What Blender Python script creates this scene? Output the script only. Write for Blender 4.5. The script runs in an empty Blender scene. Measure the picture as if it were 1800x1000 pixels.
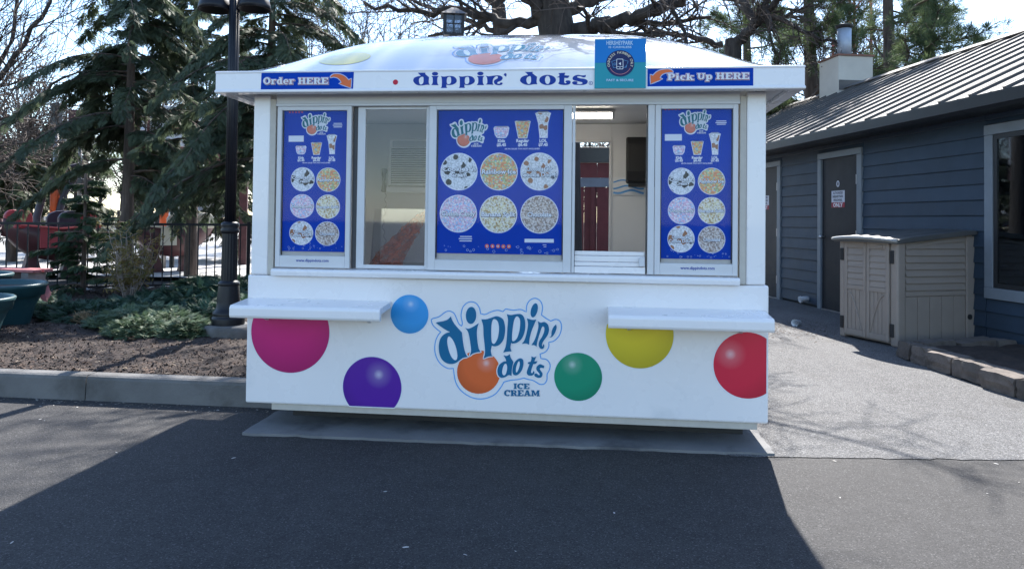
import bpy, math, random
import numpy as np
from mathutils import Vector, Matrix
from mathutils.geometry import tessellate_polygon

scn = bpy.context.scene
COL = scn.collection
R = math.radians

# ------------------------------------------------------------------ camera
CAM = np.array([0.5932, -4.5922, 1.3648])
YAW, PIT, ROL, PPY, FPX = -0.1109, 0.0216, 0.0122, 358.85, 1300.0
CF = np.array([math.sin(YAW) * math.cos(PIT), math.cos(YAW) * math.cos(PIT), math.sin(PIT)])
CR0 = np.array([math.cos(YAW), -math.sin(YAW), 0.0])
CU0 = np.cross(CR0, CF)
CR = math.cos(ROL) * CR0 + math.sin(ROL) * CU0
CU = -math.sin(ROL) * CR0 + math.cos(ROL) * CU0
cam = bpy.data.cameras.new('camera')
cam.sensor_width = 36.0
cam.lens = FPX / 1800 * 36.0
cam.shift_y = -(500 - PPY) / 1800
cam.clip_end = 2000
cam.clip_start = 0.05
camo = bpy.data.objects.new('camera', cam)
COL.objects.link(camo)
camo.matrix_world = Matrix(((CR[0], CU[0], -CF[0], CAM[0]), (CR[1], CU[1], -CF[1], CAM[1]),
                            (CR[2], CU[2], -CF[2], CAM[2]), (0, 0, 0, 1)))
scn.camera = camo

# ------------------------------------------------------------------ sky, sun, exposure
SUN_EL, SUN_AZ = R(44), R(7.5)          # azimuth measured from +Y towards +X
world = bpy.data.worlds.new('World')
scn.world = world
world.use_nodes = True
wn = world.node_tree.nodes
wl = world.node_tree.links
bg = wn['Background']
sky = wn.new('ShaderNodeTexSky')
sky.sky_type = 'NISHITA'
sky.sun_disc = False
sky.sun_elevation = SUN_EL
sky.sun_rotation = SUN_AZ
sky.altitude = 100
sky.air_density = 1.0
sky.dust_density = 0.4
sky.ozone_density = 2.4
wl.new(sky.outputs[0], bg.inputs[0])
bg.inputs[1].default_value = 0.13
sd = bpy.data.lights.new('sun', 'SUN')
sd.energy = 4.5
sd.angle = R(0.53)
sd.color = (1.0, 0.955, 0.90)
so = bpy.data.objects.new('sun', sd)
COL.objects.link(so)
_sd = Vector((math.sin(SUN_AZ) * math.cos(SUN_EL), math.cos(SUN_AZ) * math.cos(SUN_EL), math.sin(SUN_EL)))
so.rotation_euler = _sd.to_track_quat('Z', 'Y').to_euler()
so.location = (0, 20, 30)
scn.view_settings.view_transform = 'Standard'
scn.view_settings.look = 'None'
scn.view_settings.exposure = 1.6
scn.view_settings.gamma = 1.0
scn.view_settings.use_curve_mapping = False

# ------------------------------------------------------------------ helpers
def cross(a, b):
    a = np.asarray(a, float); b = np.asarray(b, float)
    return a[..., [1, 2, 0]] * b[..., [2, 0, 1]] - a[..., [2, 0, 1]] * b[..., [1, 2, 0]]

def at(u, v, k):
    """point k metres (horizontally) from the camera in the direction of a photo pixel"""
    d = CF * FPX + (u - 900) * CR + (PPY - v) * CU
    return CAM + d / math.hypot(d[0], d[1]) * k

def gz(u, v, z=0.0):
    d = CF * FPX + (u - 900) * CR + (PPY - v) * CU
    return CAM + d * ((z - CAM[2]) / d[2])

def tag(o, label=None, cat=None, group=None, kind=None):
    if label: o['label'] = label
    if cat: o['category'] = cat
    if group: o['group'] = group
    if kind: o['kind'] = kind
    return o

def empty(name, loc=(0, 0, 0), rz=0.0):
    o = bpy.data.objects.new(name, None)
    o.empty_display_size = 0.1
    COL.objects.link(o)
    o.location = loc
    o.rotation_euler = (0, 0, rz)
    return o

def thing(name, label, cat, loc=(0, 0, 0), rz=0.0, group=None):
    return tag(empty(name, loc, rz), label, cat, group)

def link(name, mesh, mat, parent=None, loc=None, rz=None):
    o = bpy.data.objects.new(name, mesh)
    COL.objects.link(o)
    if mat is not None and len(mesh.materials) == 0:
        mesh.materials.append(mat)
    if parent: o.parent = parent
    if loc is not None: o.location = loc
    if rz is not None: o.rotation_euler = (0, 0, rz)
    return o

def bev(o, w=0.006, seg=2):
    m = o.modifiers.new('bevel', 'BEVEL')
    m.width = w
    m.segments = seg
    m.limit_method = 'ANGLE'
    return o

def cat_parts(parts):
    V, Fs, off = [], [], 0
    for v, f in parts:
        v = np.asarray(v, float)
        V.append(v)
        Fs.extend([[i + off for i in q] for q in f])
        off += len(v)
    return np.concatenate(V), Fs

class MB:
    """collects shapes, then makes ONE mesh object"""
    def __init__(self):
        self.p = []
    def raw(self, v, f):
        self.p.append((np.asarray(v, float), f)); return self
    def box(self, x0, x1, y0, y1, z0, z1):
        v = [(x0, y0, z0), (x1, y0, z0), (x1, y1, z0), (x0, y1, z0), (x0, y0, z1), (x1, y0, z1), (x1, y1, z1), (x0, y1, z1)]
        return self.raw(v, [(0, 3, 2, 1), (4, 5, 6, 7), (0, 1, 5, 4), (1, 2, 6, 5), (2, 3, 7, 6), (3, 0, 4, 7)])
    def prism(self, poly, d0, d1, axis='y'):
        """poly: 2D points; extruded along axis"""
        n = len(poly)
        def mk(a, b, d):
            return {'y': (a, d, b), 'x': (d, a, b), 'z': (a, b, d)}[axis]
        v = [mk(a, b, d0) for a, b in poly] + [mk(a, b, d1) for a, b in poly]
        f = [tuple(range(n))[::-1], tuple(range(n, 2 * n))]
        for i in range(n):
            j = (i + 1) % n
            f.append((i, j, n + j, n + i))
        return self.raw(v, f)
    def tube(self, P, r, n=8, cap=True):
        P = np.asarray(P, float)
        r = np.broadcast_to(np.asarray(r, float), (len(P),))
        T = np.gradient(P, axis=0)
        T /= np.linalg.norm(T, axis=1)[:, None] + 1e-12
        ref = np.array([0, 0, 1.0]) if abs(T[0][2]) < 0.9 else np.array([1.0, 0, 0])
        A = cross(T, ref); A /= np.linalg.norm(A, axis=1)[:, None] + 1e-12
        B = cross(T, A)
        a = np.arange(n) * 2 * math.pi / n
        V = P[:, None, :] + r[:, None, None] * (np.cos(a)[None, :, None] * A[:, None, :] + np.sin(a)[None, :, None] * B[:, None, :])
        k = len(P)
        f = []
        for i in range(k - 1):
            for j in range(n):
                j2 = (j + 1) % n
                f.append((i * n + j, i * n + j2, (i + 1) * n + j2, (i + 1) * n + j))
        if cap:
            f.append(tuple(range(n))[::-1]); f.append(tuple((k - 1) * n + j for j in range(n)))
        return self.raw(V.reshape(-1, 3), f)
    def lathe(self, prof, n=20, c=(0, 0, 0), cap=True, flute=0, amp=0.0):
        V, f = [], []
        for r, z in prof:
            for j in range(n):
                a = 2 * math.pi * j / n
                rr = r * (1 - amp * (0.5 + 0.5 * math.cos(a * flute))) if flute else r
                V.append((c[0] + rr * math.cos(a), c[1] + rr * math.sin(a), c[2] + z))
        k = len(prof)
        for i in range(k - 1):
            for j in range(n):
                j2 = (j + 1) % n
                f.append((i * n + j, i * n + j2, (i + 1) * n + j2, (i + 1) * n + j))
        if cap:
            f.append(tuple(range(n))[::-1]); f.append(tuple((k - 1) * n + j for j in range(n)))
        return self.raw(V, f)
    def mesh(self, name, smooth=False):
        V, Fs = cat_parts(self.p)
        me = bpy.data.meshes.new(name)
        me.from_pydata(V.tolist(), [], Fs)
        if smooth:
            me.polygons.foreach_set('use_smooth', [True] * len(me.polygons))
        me.update()
        return me
    def build(self, name, mat, parent=None, smooth=False, loc=None, rz=None, bevel=0):
        o = link(name, self.mesh(name, smooth), mat, parent, loc, rz)
        if bevel: bev(o, bevel)
        return o

def bigmesh(name, V, Fa, smooth=False):
    """V (n,3), Fa (m,k) with constant k: fast mesh"""
    me = bpy.data.meshes.new(name)
    m, k = Fa.shape
    me.vertices.add(len(V)); me.vertices.foreach_set('co', np.asarray(V, np.float32).ravel())
    me.loops.add(m * k); me.loops.foreach_set('vertex_index', Fa.astype(np.int32).ravel())
    me.polygons.add(m)
    me.polygons.foreach_set('loop_start', np.arange(0, m * k, k, dtype=np.int32))
    me.polygons.foreach_set('loop_total', np.full(m, k, np.int32))
    if smooth: me.polygons.foreach_set('use_smooth', [True] * m)
    me.update()
    return me

# ------------------------------------------------------------------ materials
MATS = {}
def N(nt, t, **kw):
    n = nt.nodes.new(t)
    for k, v in kw.items(): setattr(n, k, v)
    return n

def noise(nt, vec, scale, detail=4, rough=0.55):
    n = N(nt, 'ShaderNodeTexNoise')
    n.inputs['Scale'].default_value = scale
    n.inputs['Detail'].default_value = detail
    n.inputs['Roughness'].default_value = rough
    nt.links.new(vec, n.inputs['Vector'])
    return n.outputs['Fac']

def ramp(nt, fac, stops, interp='LINEAR'):
    n = N(nt, 'ShaderNodeValToRGB')
    n.color_ramp.interpolation = interp
    e = n.color_ramp.elements
    while len(e) < len(stops): e.new(0.5)
    for i, (p, c) in enumerate(stops):
        e[i].position = p
        e[i].color = (*c, 1) if len(c) == 3 else c
    nt.links.new(fac, n.inputs[0])
    return n.outputs[0]

def mixc(nt, fac, a, b, mode='MIX'):
    n = N(nt, 'ShaderNodeMix', data_type='RGBA', blend_type=mode)
    for s, val in ((0, fac), (6, a), (7, b)):
        if hasattr(val, 'node'): nt.links.new(val, n.inputs[s])
        elif s == 0: n.inputs[0].default_value = val
        else: n.inputs[s].default_value = (*val, 1) if len(val) == 3 else val
    return n.outputs[2]

def math_(nt, op, a, b=None):
    n = N(nt, 'ShaderNodeMath', operation=op)
    for i, v in enumerate((a, b)):
        if v is None: continue
        if hasattr(v, 'node'): nt.links.new(v, n.inputs[i])
        else: n.inputs[i].default_value = v
    return n.outputs[0]

def bump(nt, h, strength, dist=0.01, nrm=None):
    b = N(nt, 'ShaderNodeBump')
    b.inputs['Strength'].default_value = strength
    b.inputs['Distance'].default_value = dist
    nt.links.new(h, b.inputs['Height'])
    if nrm: nt.links.new(nrm, b.inputs['Normal'])
    return b.outputs[0]

def newmat(name):
    m = bpy.data.materials.new(name)
    m.use_nodes = True
    nt = m.node_tree
    b = nt.nodes['Principled BSDF']
    MATS[name] = m
    return m, nt, b

def coords(nt, world=False):
    if world: return N(nt, 'ShaderNodeNewGeometry').outputs['Position']
    return N(nt, 'ShaderNodeTexCoord').outputs['Object']

def mat(name, col, rough=0.5, metal=0.0, var=0.12, scale=6.0, bs=0.0, bscale=60.0, coat=0.0, world=True, rnd=0.0, spec=0.5, dirt=None):
    if name in MATS: return MATS[name]
    m, nt, b = newmat(name)
    vec = coords(nt, world)
    f = noise(nt, vec, scale, 5)
    c0 = tuple(c * (1 - var) for c in col); c1 = tuple(min(1, c * (1 + var)) for c in col)
    c = ramp(nt, f, [(0.3, c0), (0.7, c1)])
    if dirt:
        f2 = noise(nt, vec, dirt[1], 6, 0.65)
        c = mixc(nt, ramp(nt, f2, [(dirt[2], (0, 0, 0)), (dirt[2] + 0.2, (1, 1, 1))]), c, dirt[0])
    if rnd:
        oi = N(nt, 'ShaderNodeObjectInfo').outputs['Random']
        k = math_(nt, 'ADD', math_(nt, 'MULTIPLY', oi, 2 * rnd), 1 - rnd)
        cb = N(nt, 'ShaderNodeCombineColor')
        for i in range(3): nt.links.new(k, cb.inputs[i])
        c = mixc(nt, 1.0, c, cb.outputs[0], 'MULTIPLY')
    nt.links.new(c, b.inputs['Base Color'])
    b.inputs['Roughness'].default_value = rough
    b.inputs['Metallic'].default_value = metal
    b.inputs['Specular IOR Level'].default_value = spec
    b.inputs['Coat Weight'].default_value = coat
    if coat >= 1.0: b.inputs['Coat IOR'].default_value = 2.0
    b.inputs['Coat Roughness'].default_value = 0.03
    rr = math_(nt, 'ADD', math_(nt, 'MULTIPLY', noise(nt, vec, scale * 2.3, 4), 0.16), rough - 0.08)
    nt.links.new(rr, b.inputs['Roughness'])
    if bs:
        nt.links.new(bump(nt, noise(nt, vec, bscale, 4), bs), b.inputs['Normal'])
    return m

def mat_print(name, col, rough=0.35):
    """flat vinyl print"""
    return mat(name, col, 0.5, var=0.05, scale=3.0, spec=0.25)

def mat_ball(name, col, hl, rad):
    """printed sphere: radial highlight is part of the artwork"""
    m, nt, b = newmat(name)
    v = coords(nt)
    def dist_from(px, pz):
        sub = N(nt, 'ShaderNodeVectorMath', operation='SUBTRACT'); nt.links.new(v, sub.inputs[0]); sub.inputs[1].default_value = (px, 0, pz)
        mul = N(nt, 'ShaderNodeVectorMath', operation='MULTIPLY'); nt.links.new(sub.outputs[0], mul.inputs[0]); mul.inputs[1].default_value = (1, 0, 1)
        ln = N(nt, 'ShaderNodeVectorMath', operation='LENGTH'); nt.links.new(mul.outputs[0], ln.inputs[0])
        return math_(nt, 'DIVIDE', ln.outputs['Value'], rad * 2)
    d = dist_from(hl[0] * rad, hl[1] * rad)
    lite = tuple(0.45 + 0.5 * c for c in col)
    dark = tuple(c * 0.55 for c in col)
    mid = tuple(0.15 * 0.6 + 0.9 * c for c in col)
    c = ramp(nt, d, [(0.0, lite), (0.09, mid), (0.24, col), (0.5, col), (1.0, dark)])
    nt.links.new(c, b.inputs['Base Color'])
    b.inputs['Roughness'].default_value = 0.3
    return m

def mat_beads(name, stops, scale, gap=(0.25, 0.22, 0.2), chunk=None):
    """photographic print of small ice cream beads"""
    m, nt, b = newmat(name)
    v = coords(nt)
    vo = N(nt, 'ShaderNodeTexVoronoi'); vo.inputs['Scale'].default_value = scale; nt.links.new(v, vo.inputs['Vector'])
    sep = N(nt, 'ShaderNodeSeparateColor'); nt.links.new(vo.outputs['Color'], sep.inputs[0])
    c = ramp(nt, sep.outputs[0], stops, 'CONSTANT')
    c = mixc(nt, ramp(nt, vo.outputs['Distance'], [(0.40, (0, 0, 0)), (0.85, (0.8, 0.8, 0.8))]), c, gap)
    if chunk:
        v2 = N(nt, 'ShaderNodeTexVoronoi'); v2.inputs['Scale'].default_value = chunk[1]; nt.links.new(v, v2.inputs['Vector'])
        s2 = N(nt, 'ShaderNodeSeparateColor'); nt.links.new(v2.outputs['Color'], s2.inputs[0])
        nz = math_(nt, 'ADD', v2.outputs['Distance'], math_(nt, 'MULTIPLY', noise(nt, v, chunk[1] * 3), 0.4))
        k = math_(nt, 'MULTIPLY', math_(nt, 'LESS_THAN', s2.outputs[1], chunk[2]), math_(nt, 'LESS_THAN', nz, 0.66))
        c = mixc(nt, k, c, chunk[0])
    nt.links.new(c, b.inputs['Base Color'])
    b.inputs['Roughness'].default_value = 0.4
    return m

def mat_glass(name, tint=(1, 1, 1), gloss=1.0, base=0.04):
    m, nt, b = newmat(name)
    nt.nodes.remove(b)
    tr = N(nt, 'ShaderNodeBsdfTransparent'); tr.inputs[0].default_value = (*tint, 1)
    gl = N(nt, 'ShaderNodeBsdfGlossy'); gl.inputs['Roughness'].default_value = 0.03
    fr = N(nt, 'ShaderNodeFresnel'); fr.inputs[0].default_value = 1.5
    k = math_(nt, 'MINIMUM', math_(nt, 'ADD', math_(nt, 'MULTIPLY', fr.outputs[0], gloss), base), 1.0)
    mx = N(nt, 'ShaderNodeMixShader')
    nt.links.new(k, mx.inputs[0]); nt.links.new(tr.outputs[0], mx.inputs[1]); nt.links.new(gl.outputs[0], mx.inputs[2])
    nt.links.new(mx.outputs[0], nt.nodes['Material Output'].inputs[0])
    return m

def mat_leaf(name, c0, c1, trans=0.35, scale=3.0):
    m, nt, b = newmat(name)
    v = coords(nt, True)
    f = math_(nt, 'ADD', math_(nt, 'MULTIPLY', noise(nt, v, scale, 3), 0.6), math_(nt, 'MULTIPLY', noise(nt, v, 45.0, 2), 0.4))
    c = ramp(nt, f, [(0.32, c0), (0.68, c1)])
    nt.links.new(c, b.inputs['Base Color'])
    b.inputs['Roughness'].default_value = 0.6
    b.inputs['Specular IOR Level'].default_value = 0.3
    tl = N(nt, 'ShaderNodeBsdfTranslucent'); nt.links.new(c, tl.inputs[0])
    mx = N(nt, 'ShaderNodeMixShader'); mx.inputs[0].default_value = trans
    nt.links.new(b.outputs[0], mx.inputs[1]); nt.links.new(tl.outputs[0], mx.inputs[2])
    nt.links.new(mx.outputs[0], nt.nodes['Material Output'].inputs[0])
    return m

def mat_asphalt(name, c0, c1, stone, fine, spk, bs, crack=False):
    m, nt, b = newmat(name)
    v = coords(nt, True)
    big = noise(nt, v, 0.45, 7, 0.68)
    mid = noise(nt, v, 9.0, 5, 0.65)
    f = math_(nt, 'ADD', math_(nt, 'MULTIPLY', big, 0.6), math_(nt, 'MULTIPLY', mid, 0.4))
    c = ramp(nt, f, [(0.38, c0), (0.62, c1)])
    vo = N(nt, 'ShaderNodeTexVoronoi'); vo.inputs['Scale'].default_value = fine; nt.links.new(v, vo.inputs['Vector'])
    sp = N(nt, 'ShaderNodeSeparateColor'); nt.links.new(vo.outputs['Color'], sp.inputs[0])
    k = ramp(nt, sp.outputs[0], [(spk - 0.25, (0, 0, 0)), (spk, (0.35, 0.35, 0.35)), (1.0, (1, 1, 1))])
    c = mixc(nt, k, c, stone)
    dk = ramp(nt, sp.outputs[1], [(0.0, (0.35, 0.35, 0.35)), (0.35, (1, 1, 1))])
    c = mixc(nt, 1.0, c, dk, 'MULTIPLY')
    if crack:
        st = noise(nt, v, 2.2, 6, 0.7)
        c = mixc(nt, ramp(nt, st, [(0.55, (0, 0, 0)), (0.72, (0.55, 0.55, 0.55))]), c, (0.05, 0.047, 0.045))
    nt.links.new(c, b.inputs['Base Color'])
    b.inputs['Roughness'].default_value = 0.82
    b.inputs['Specular IOR Level'].default_value = 0.35
    h = math_(nt, 'ADD', vo.outputs['Distance'], math_(nt, 'MULTIPLY', mid, 0.8))
    nt.links.new(bump(nt, h, bs, 0.006), b.inputs['Normal'])
    return m

def mat_bark(name, c0, c1, sc=9.0):
    m, nt, b = newmat(name)
    v = coords(nt, True)
    mp = N(nt, 'ShaderNodeMapping'); mp.inputs['Scale'].default_value = (1, 1, 0.18); nt.links.new(v, mp.inputs[0])
    f = noise(nt, mp.outputs[0], sc, 6, 0.7)
    nt.links.new(ramp(nt, f, [(0.35, c0), (0.65, c1)]), b.inputs['Base Color'])
    b.inputs['Roughness'].default_value = 0.9
    nt.links.new(bump(nt, f, 0.8, 0.03), b.inputs['Normal'])
    return m

white = mat('white gelcoat', (0.83, 0.80, 0.79), 0.28, var=0.02, scale=2.0, coat=0.3, dirt=((0.66, 0.66, 0.66), 1.6, 0.62))
white_roof = mat('white glossy roof', (0.60, 0.59, 0.59), 0.06, var=0.02, scale=1.5, coat=1.0)
alu = mat('white aluminium', (0.62, 0.62, 0.63), 0.38, var=0.03, scale=8)
alu_dark = mat('dark track', (0.05, 0.05, 0.055), 0.5)
beige = mat('beige trim', (0.50, 0.46, 0.40), 0.6, var=0.06, scale=20)
inner = mat('interior panel', (0.70, 0.71, 0.72), 0.55, var=0.03, scale=3)
blackm = mat('black rubber', (0.015, 0.015, 0.016), 0.6)
P_blue = mat('print royal blue', (0.001, 0.048, 0.38), 0.6, var=0.14, scale=1.4, spec=0.1)
P_navy = mat_print('print navy', (0.004, 0.04, 0.30))
P_white = mat_print('print white', (0.75, 0.77, 0.80))
P_red = mat_print('print red', (0.55, 0.02, 0.05))
P_orange = mat_print('print orange', (0.75, 0.16, 0.05))
P_teal = mat_print('print teal', (0.005, 0.13, 0.27))
P_tealdark = mat_print('print dark teal', (0.01, 0.10, 0.20))
P_sky = mat_print('print light blue', (0.12, 0.36, 0.72))
P_grey = mat_print('print grey', (0.35, 0.36, 0.38))
P_sage = mat_print('print sage', (0.10, 0.22, 0.28))

# ------------------------------------------------------------------ flat artwork
def parse(s):
    out = []
    for t in s.split():
        c = t.endswith('c')
        x, y = t.rstrip('c').split(',')
        out.append((float(x), float(y), c))
    return out

def smooth_loop(s, sub=4):
    p = parse(s) if isinstance(s, str) else s
    n = len(p)
    out = []
    for i in range(n):
        p0, p1, p2, p3 = p[i - 1], p[i], p[(i + 1) % n], p[(i + 2) % n]
        a = np.array(p0[:2]); b = np.array(p1[:2]); c = np.array(p2[:2]); d = np.array(p3[:2])
        t1 = (c - b) if p1[2] else (c - a) / 2
        t2 = (c - b) if p2[2] else (d - b) / 2
        for k in range(sub):
            t = k / sub
            out.append((2 * t**3 - 3 * t**2 + 1) * b + (t**3 - 2 * t**2 + t) * t1 + (-2 * t**3 + 3 * t**2) * c + (t**3 - t**2) * t2)
    return np.array(out)

def ell(cx, cy, rx, ry, rot=0.0, n=24):
    a = np.arange(n) * 2 * math.pi / n
    x = rx * np.cos(a); y = ry * np.sin(a)
    c, s = math.cos(rot), math.sin(rot)
    return np.stack([cx + c * x - s * y, cy + s * x + c * y], 1)

def area(l):
    x, y = l[:, 0], l[:, 1]
    return 0.5 * np.sum(x * np.roll(y, -1) - y * np.roll(x, -1))

def inflate(l, d):
    l = np.asarray(l, float)
    s = 1 if area(l) > 0 else -1
    e = np.roll(l, -1, 0) - l
    e = e / (np.linalg.norm(e, axis=1)[:, None] + 1e-9)
    n = np.stack([e[:, 1], -e[:, 0]], 1) * s
    m = n + np.roll(n, 1, 0)
    m = m / (np.linalg.norm(m, axis=1)[:, None] + 1e-9)
    return l + m * d

def fill(loops):
    vl = [[Vector((p[0], p[1], 0)) for p in l] for l in loops]
    tr = tessellate_polygon(vl)
    V = np.concatenate([np.asarray(l, float) for l in loops])
    return V, [tuple(t) for t in tr]

def subdiv(V, f):
    V = [tuple(p) for p in V]
    idx, out = {}, []
    def mid(a, b):
        k = (min(a, b), max(a, b))
        if k not in idx:
            V.append(((V[a][0] + V[b][0]) / 2, (V[a][1] + V[b][1]) / 2)); idx[k] = len(V) - 1
        return idx[k]
    for q in f:
        for t in ((q[0], q[i], q[i + 1]) for i in range(1, len(q) - 1)):
            a, b, c = t
            ab, bc, ca = mid(a, b), mid(b, c), mid(c, a)
            out += [(a, ab, ca), (ab, b, bc), (ca, bc, c), (ab, bc, ca)]
    return np.array(V), out

class Art:
    """flat shapes in a plane; map2d takes (n,2) artwork points to (n,2) X,Z"""
    def __init__(self, mp=lambda a: a):
        self.mp = mp
        self.p = []
        self.k = 0
    def add(self, loops):
        V, f = fill(loops)
        self.p.append((self.mp(V), f, 0.0)); return self
    def tri(self, V, f):
        self.p.append((self.mp(np.asarray(V, float)), f, 0.0)); return self
    def step(self, loops, i):
        V, f = fill(loops)
        self.p.append((self.mp(V), f, i * 0.00006)); return self
    def line(self, loop, w, closed=True):
        l = np.asarray(loop, float)
        if closed:
            a = inflate(l, w / 2); b = inflate(l, -w / 2); n = len(l)
            V = np.concatenate([a, b])
            f = [(i, (i + 1) % n, n + (i + 1) % n, n + i) for i in range(n)]
        else:
            t = np.gradient(l, axis=0); t /= np.linalg.norm(t, axis=1)[:, None] + 1e-9
            nn = np.stack([-t[:, 1], t[:, 0]], 1) * w / 2
            V = np.concatenate([l + nn, l - nn]); n = len(l)
            f = [(i, i + 1, n + i + 1, n + i) for i in range(n - 1)]
        self.p.append((self.mp(V), f, 0.0)); return self
    def build(self, name, m, parent, y, origin=None, surf=None, off=0.0):
        parts = []
        for v, f, dz in self.p:
            yy = np.full(len(v), y - dz)
            if surf is None:
                vv = np.stack([v[:, 0], yy, v[:, 1]], 1)
            else:
                for _ in range(2):
                    v, f = subdiv(v, f)
                vv = surf(v, off + dz)
            parts.append((vv, f))
        V, Fs = cat_parts(parts)
        # face -y (towards the viewer)
        VL = V.tolist()
        out = []
        for q in Fs:
            a, b, c = VL[q[0]], VL[q[1]], VL[q[2]]
            i1 = 2 if surf is None else 1
            flip = (b[0] - a[0]) * (c[i1] - a[i1]) - (b[i1] - a[i1]) * (c[0] - a[0]) < 0
            out.append(tuple(reversed(q)) if flip else tuple(q))
        if origin is not None: V = V - np.array(origin)
        me = bpy.data.meshes.new(name)
        me.from_pydata(V.tolist(), [], out)
        me.update()
        return link(name, me, m, parent, origin)

def aff(M, sx=1, sy=1, ox=0, oy=0):
    M = np.array(M, float)
    def f(a):
        a = np.asarray(a, float)
        x = a[:, 0] * sx + ox; y = a[:, 1] * sy + oy
        return np.stack([M[0, 0] * x + M[0, 1] * y + M[0, 2], M[1, 0] * x + M[1, 1] * y + M[1, 2]], 1)
    return f

_TX = {}
def text2d(s, bold=0.0):
    """mesh of a text line, unit size; returns V(n,2) y up, tris, width"""
    key = (s, bold)
    if key not in _TX:
        cu = bpy.data.curves.new('t', 'FONT')
        cu.body = s
        cu.size = 1.0
        cu.offset = bold
        cu.resolution_u = 2
        ob = bpy.data.objects.new('t', cu)
        COL.objects.link(ob)
        dg = bpy.context.evaluated_depsgraph_get()
        me = bpy.data.meshes.new_from_object(ob.evaluated_get(dg))
        V = np.array([v.co[:2] for v in me.vertices]).reshape(-1, 2)
        f = [tuple(p.vertices) for p in me.polygons]
        bpy.data.objects.remove(ob); bpy.data.curves.remove(cu); bpy.data.meshes.remove(me)
        _TX[key] = (V, f)
    V, f = _TX[key]
    return V.copy(), f

def put_text(art, s, cx, cy, size, bold=0.02, wid=None, rot=0.0):
    """centre a line at (cx, cy) in artwork units with y DOWN"""
    V, f = text2d(s, bold)
    if len(V) == 0: return
    w = V[:, 0].max() - V[:, 0].min()
    V[:, 0] -= (V[:, 0].max() + V[:, 0].min()) / 2
    V[:, 1] -= 0.35
    k = size
    kx = (wid / w) if wid else k
    x = V[:, 0] * kx; y = -V[:, 1] * k
    c, s_ = math.cos(rot), math.sin(rot)
    art.tri(np.stack([cx + c * x - s_ * y, cy + s_ * x + c * y], 1), f)

# slab-serif block alphabet (cap height 1, y up)
def _r(x0, y0, x1, y1): return np.array([(x0, y0), (x1, y0), (x1, y1), (x0, y1)], float)
def _a(cx, cy, rx, ry, a0, a1, w, n=14):
    a = np.radians(np.linspace(a0, a1, n))
    o = np.stack([cx + rx * np.cos(a), cy + ry * np.sin(a)], 1)
    i = np.stack([cx + (rx - w) * np.cos(a), cy + (ry - w * 0.62) * np.sin(a)], 1)
    return [np.array([o[k], o[k + 1], i[k + 1], i[k]]) for k in range(n - 1)]
def _p(*pts): return np.array(pts, float)
_s = 0.16
SLAB = {
 'H': ([_r(0,0,.48,_s), _r(0,1-_s,.48,1), _r(.1,0,.38,1), _r(.56,0,1.04,_s), _r(.56,1-_s,1.04,1), _r(.66,0,.94,1), _r(.3,.42,.75,.6)], 1.1),
 'E': ([_r(0,0,.9,.17), _r(0,.83,.9,1), _r(.1,0,.4,1), _r(.4,.42,.64,.59), _r(.74,0,.9,.34), _r(.74,.66,.9,1)], .97),
 'R': ([_r(0,0,.48,_s), _r(.1,0,.4,1), _r(0,.84,.6,1), _r(.38,.42,.62,.56), _p((.48,.46),(.74,.46),(.95,0),(.66,0)), _r(.66,0,1.02,_s)] + _a(.56,.71,.34,.29,-90,90,.27), 1.05),
 'P': ([_r(0,0,.52,_s), _r(.1,0,.4,1), _r(0,.84,.6,1), _r(.38,.38,.62,.52)] + _a(.56,.69,.36,.31,-90,90,.27), .98),
 'O': (_a(.52,.5,.52,.52,0,360,.31,25), 1.1),
 'U': ([_r(0,.84,.46,1), _r(.6,.84,1.0,1), _r(.09,.36,.37,1), _r(.68,.36,.9,1)] + _a(.495,.38,.405,.39,180,360,.27), 1.05),
 'I': ([_r(0,0,.5,_s), _r(0,1-_s,.5,1), _r(.1,0,.4,1)], .57),
 'C': (_a(.52,.5,.52,.52,48,312,.31,20) + [_r(.76,.64,.93,1.0)], 1.0),
 'A': ([_r(0,0,.38,_s), _r(.58,0,1.06,_s), _p((.36,1),(.66,1),(.98,0),(.66,0)), _p((.07,0),(.25,0),(.53,1),(.36,1)), _r(.22,.28,.74,.42)], 1.1),
 'M': ([_r(0,0,.4,_s), _r(.1,0,.3,1), _r(0,1-_s,.35,1), _r(.84,0,1.28,_s), _r(.92,0,1.2,1), _r(.95,1-_s,1.28,1), _p((.12,1),(.4,1),(.73,.2),(.54,.12)), _p((1.1,1),(.93,1),(.54,.12),(.7,.12))], 1.34),
 'r': ([_r(0,0,.5,_s), _r(.1,0,.38,.72), _r(0,.57,.3,.72)] + _a(.52,.46,.26,.28,15,150,.22,8), .8),
 'd': ([_r(.46,0,.74,1), _r(.34,.86,.7,1), _r(.5,0,.86,_s)] + _a(.37,.36,.37,.38,0,360,.27,20), .92),
 'e': ([_r(.14,.31,.72,.43)] + _a(.38,.36,.38,.38,0,318,.26,18), .82),
 'i': ([_r(0,0,.48,_s), _r(.1,0,.38,.72), _r(0,.57,.3,.72), _r(.08,.8,.37,1.03)], .55),
 'c': (_a(.37,.36,.37,.38,48,315,.27,16) + [_r(.5,.46,.66,.72)], .76),
 'k': ([_r(0,0,.44,_s), _r(.08,0,.36,1), _r(0,.86,.3,1), _p((.3,.26),(.3,.42),(.6,.72),(.82,.72)), _p((.38,.4),(.56,.5),(.88,0),(.6,0)), _r(.54,0,.96,_s), _r(.5,.58,.92,.72)], 1.0),
 'p': ([_r(.09,-.32,.37,.72), _r(0,.57,.3,.72), _r(0,-.32,.48,-.17)] + _a(.48,.36,.37,.38,0,360,.27,20), .92),
}
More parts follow.
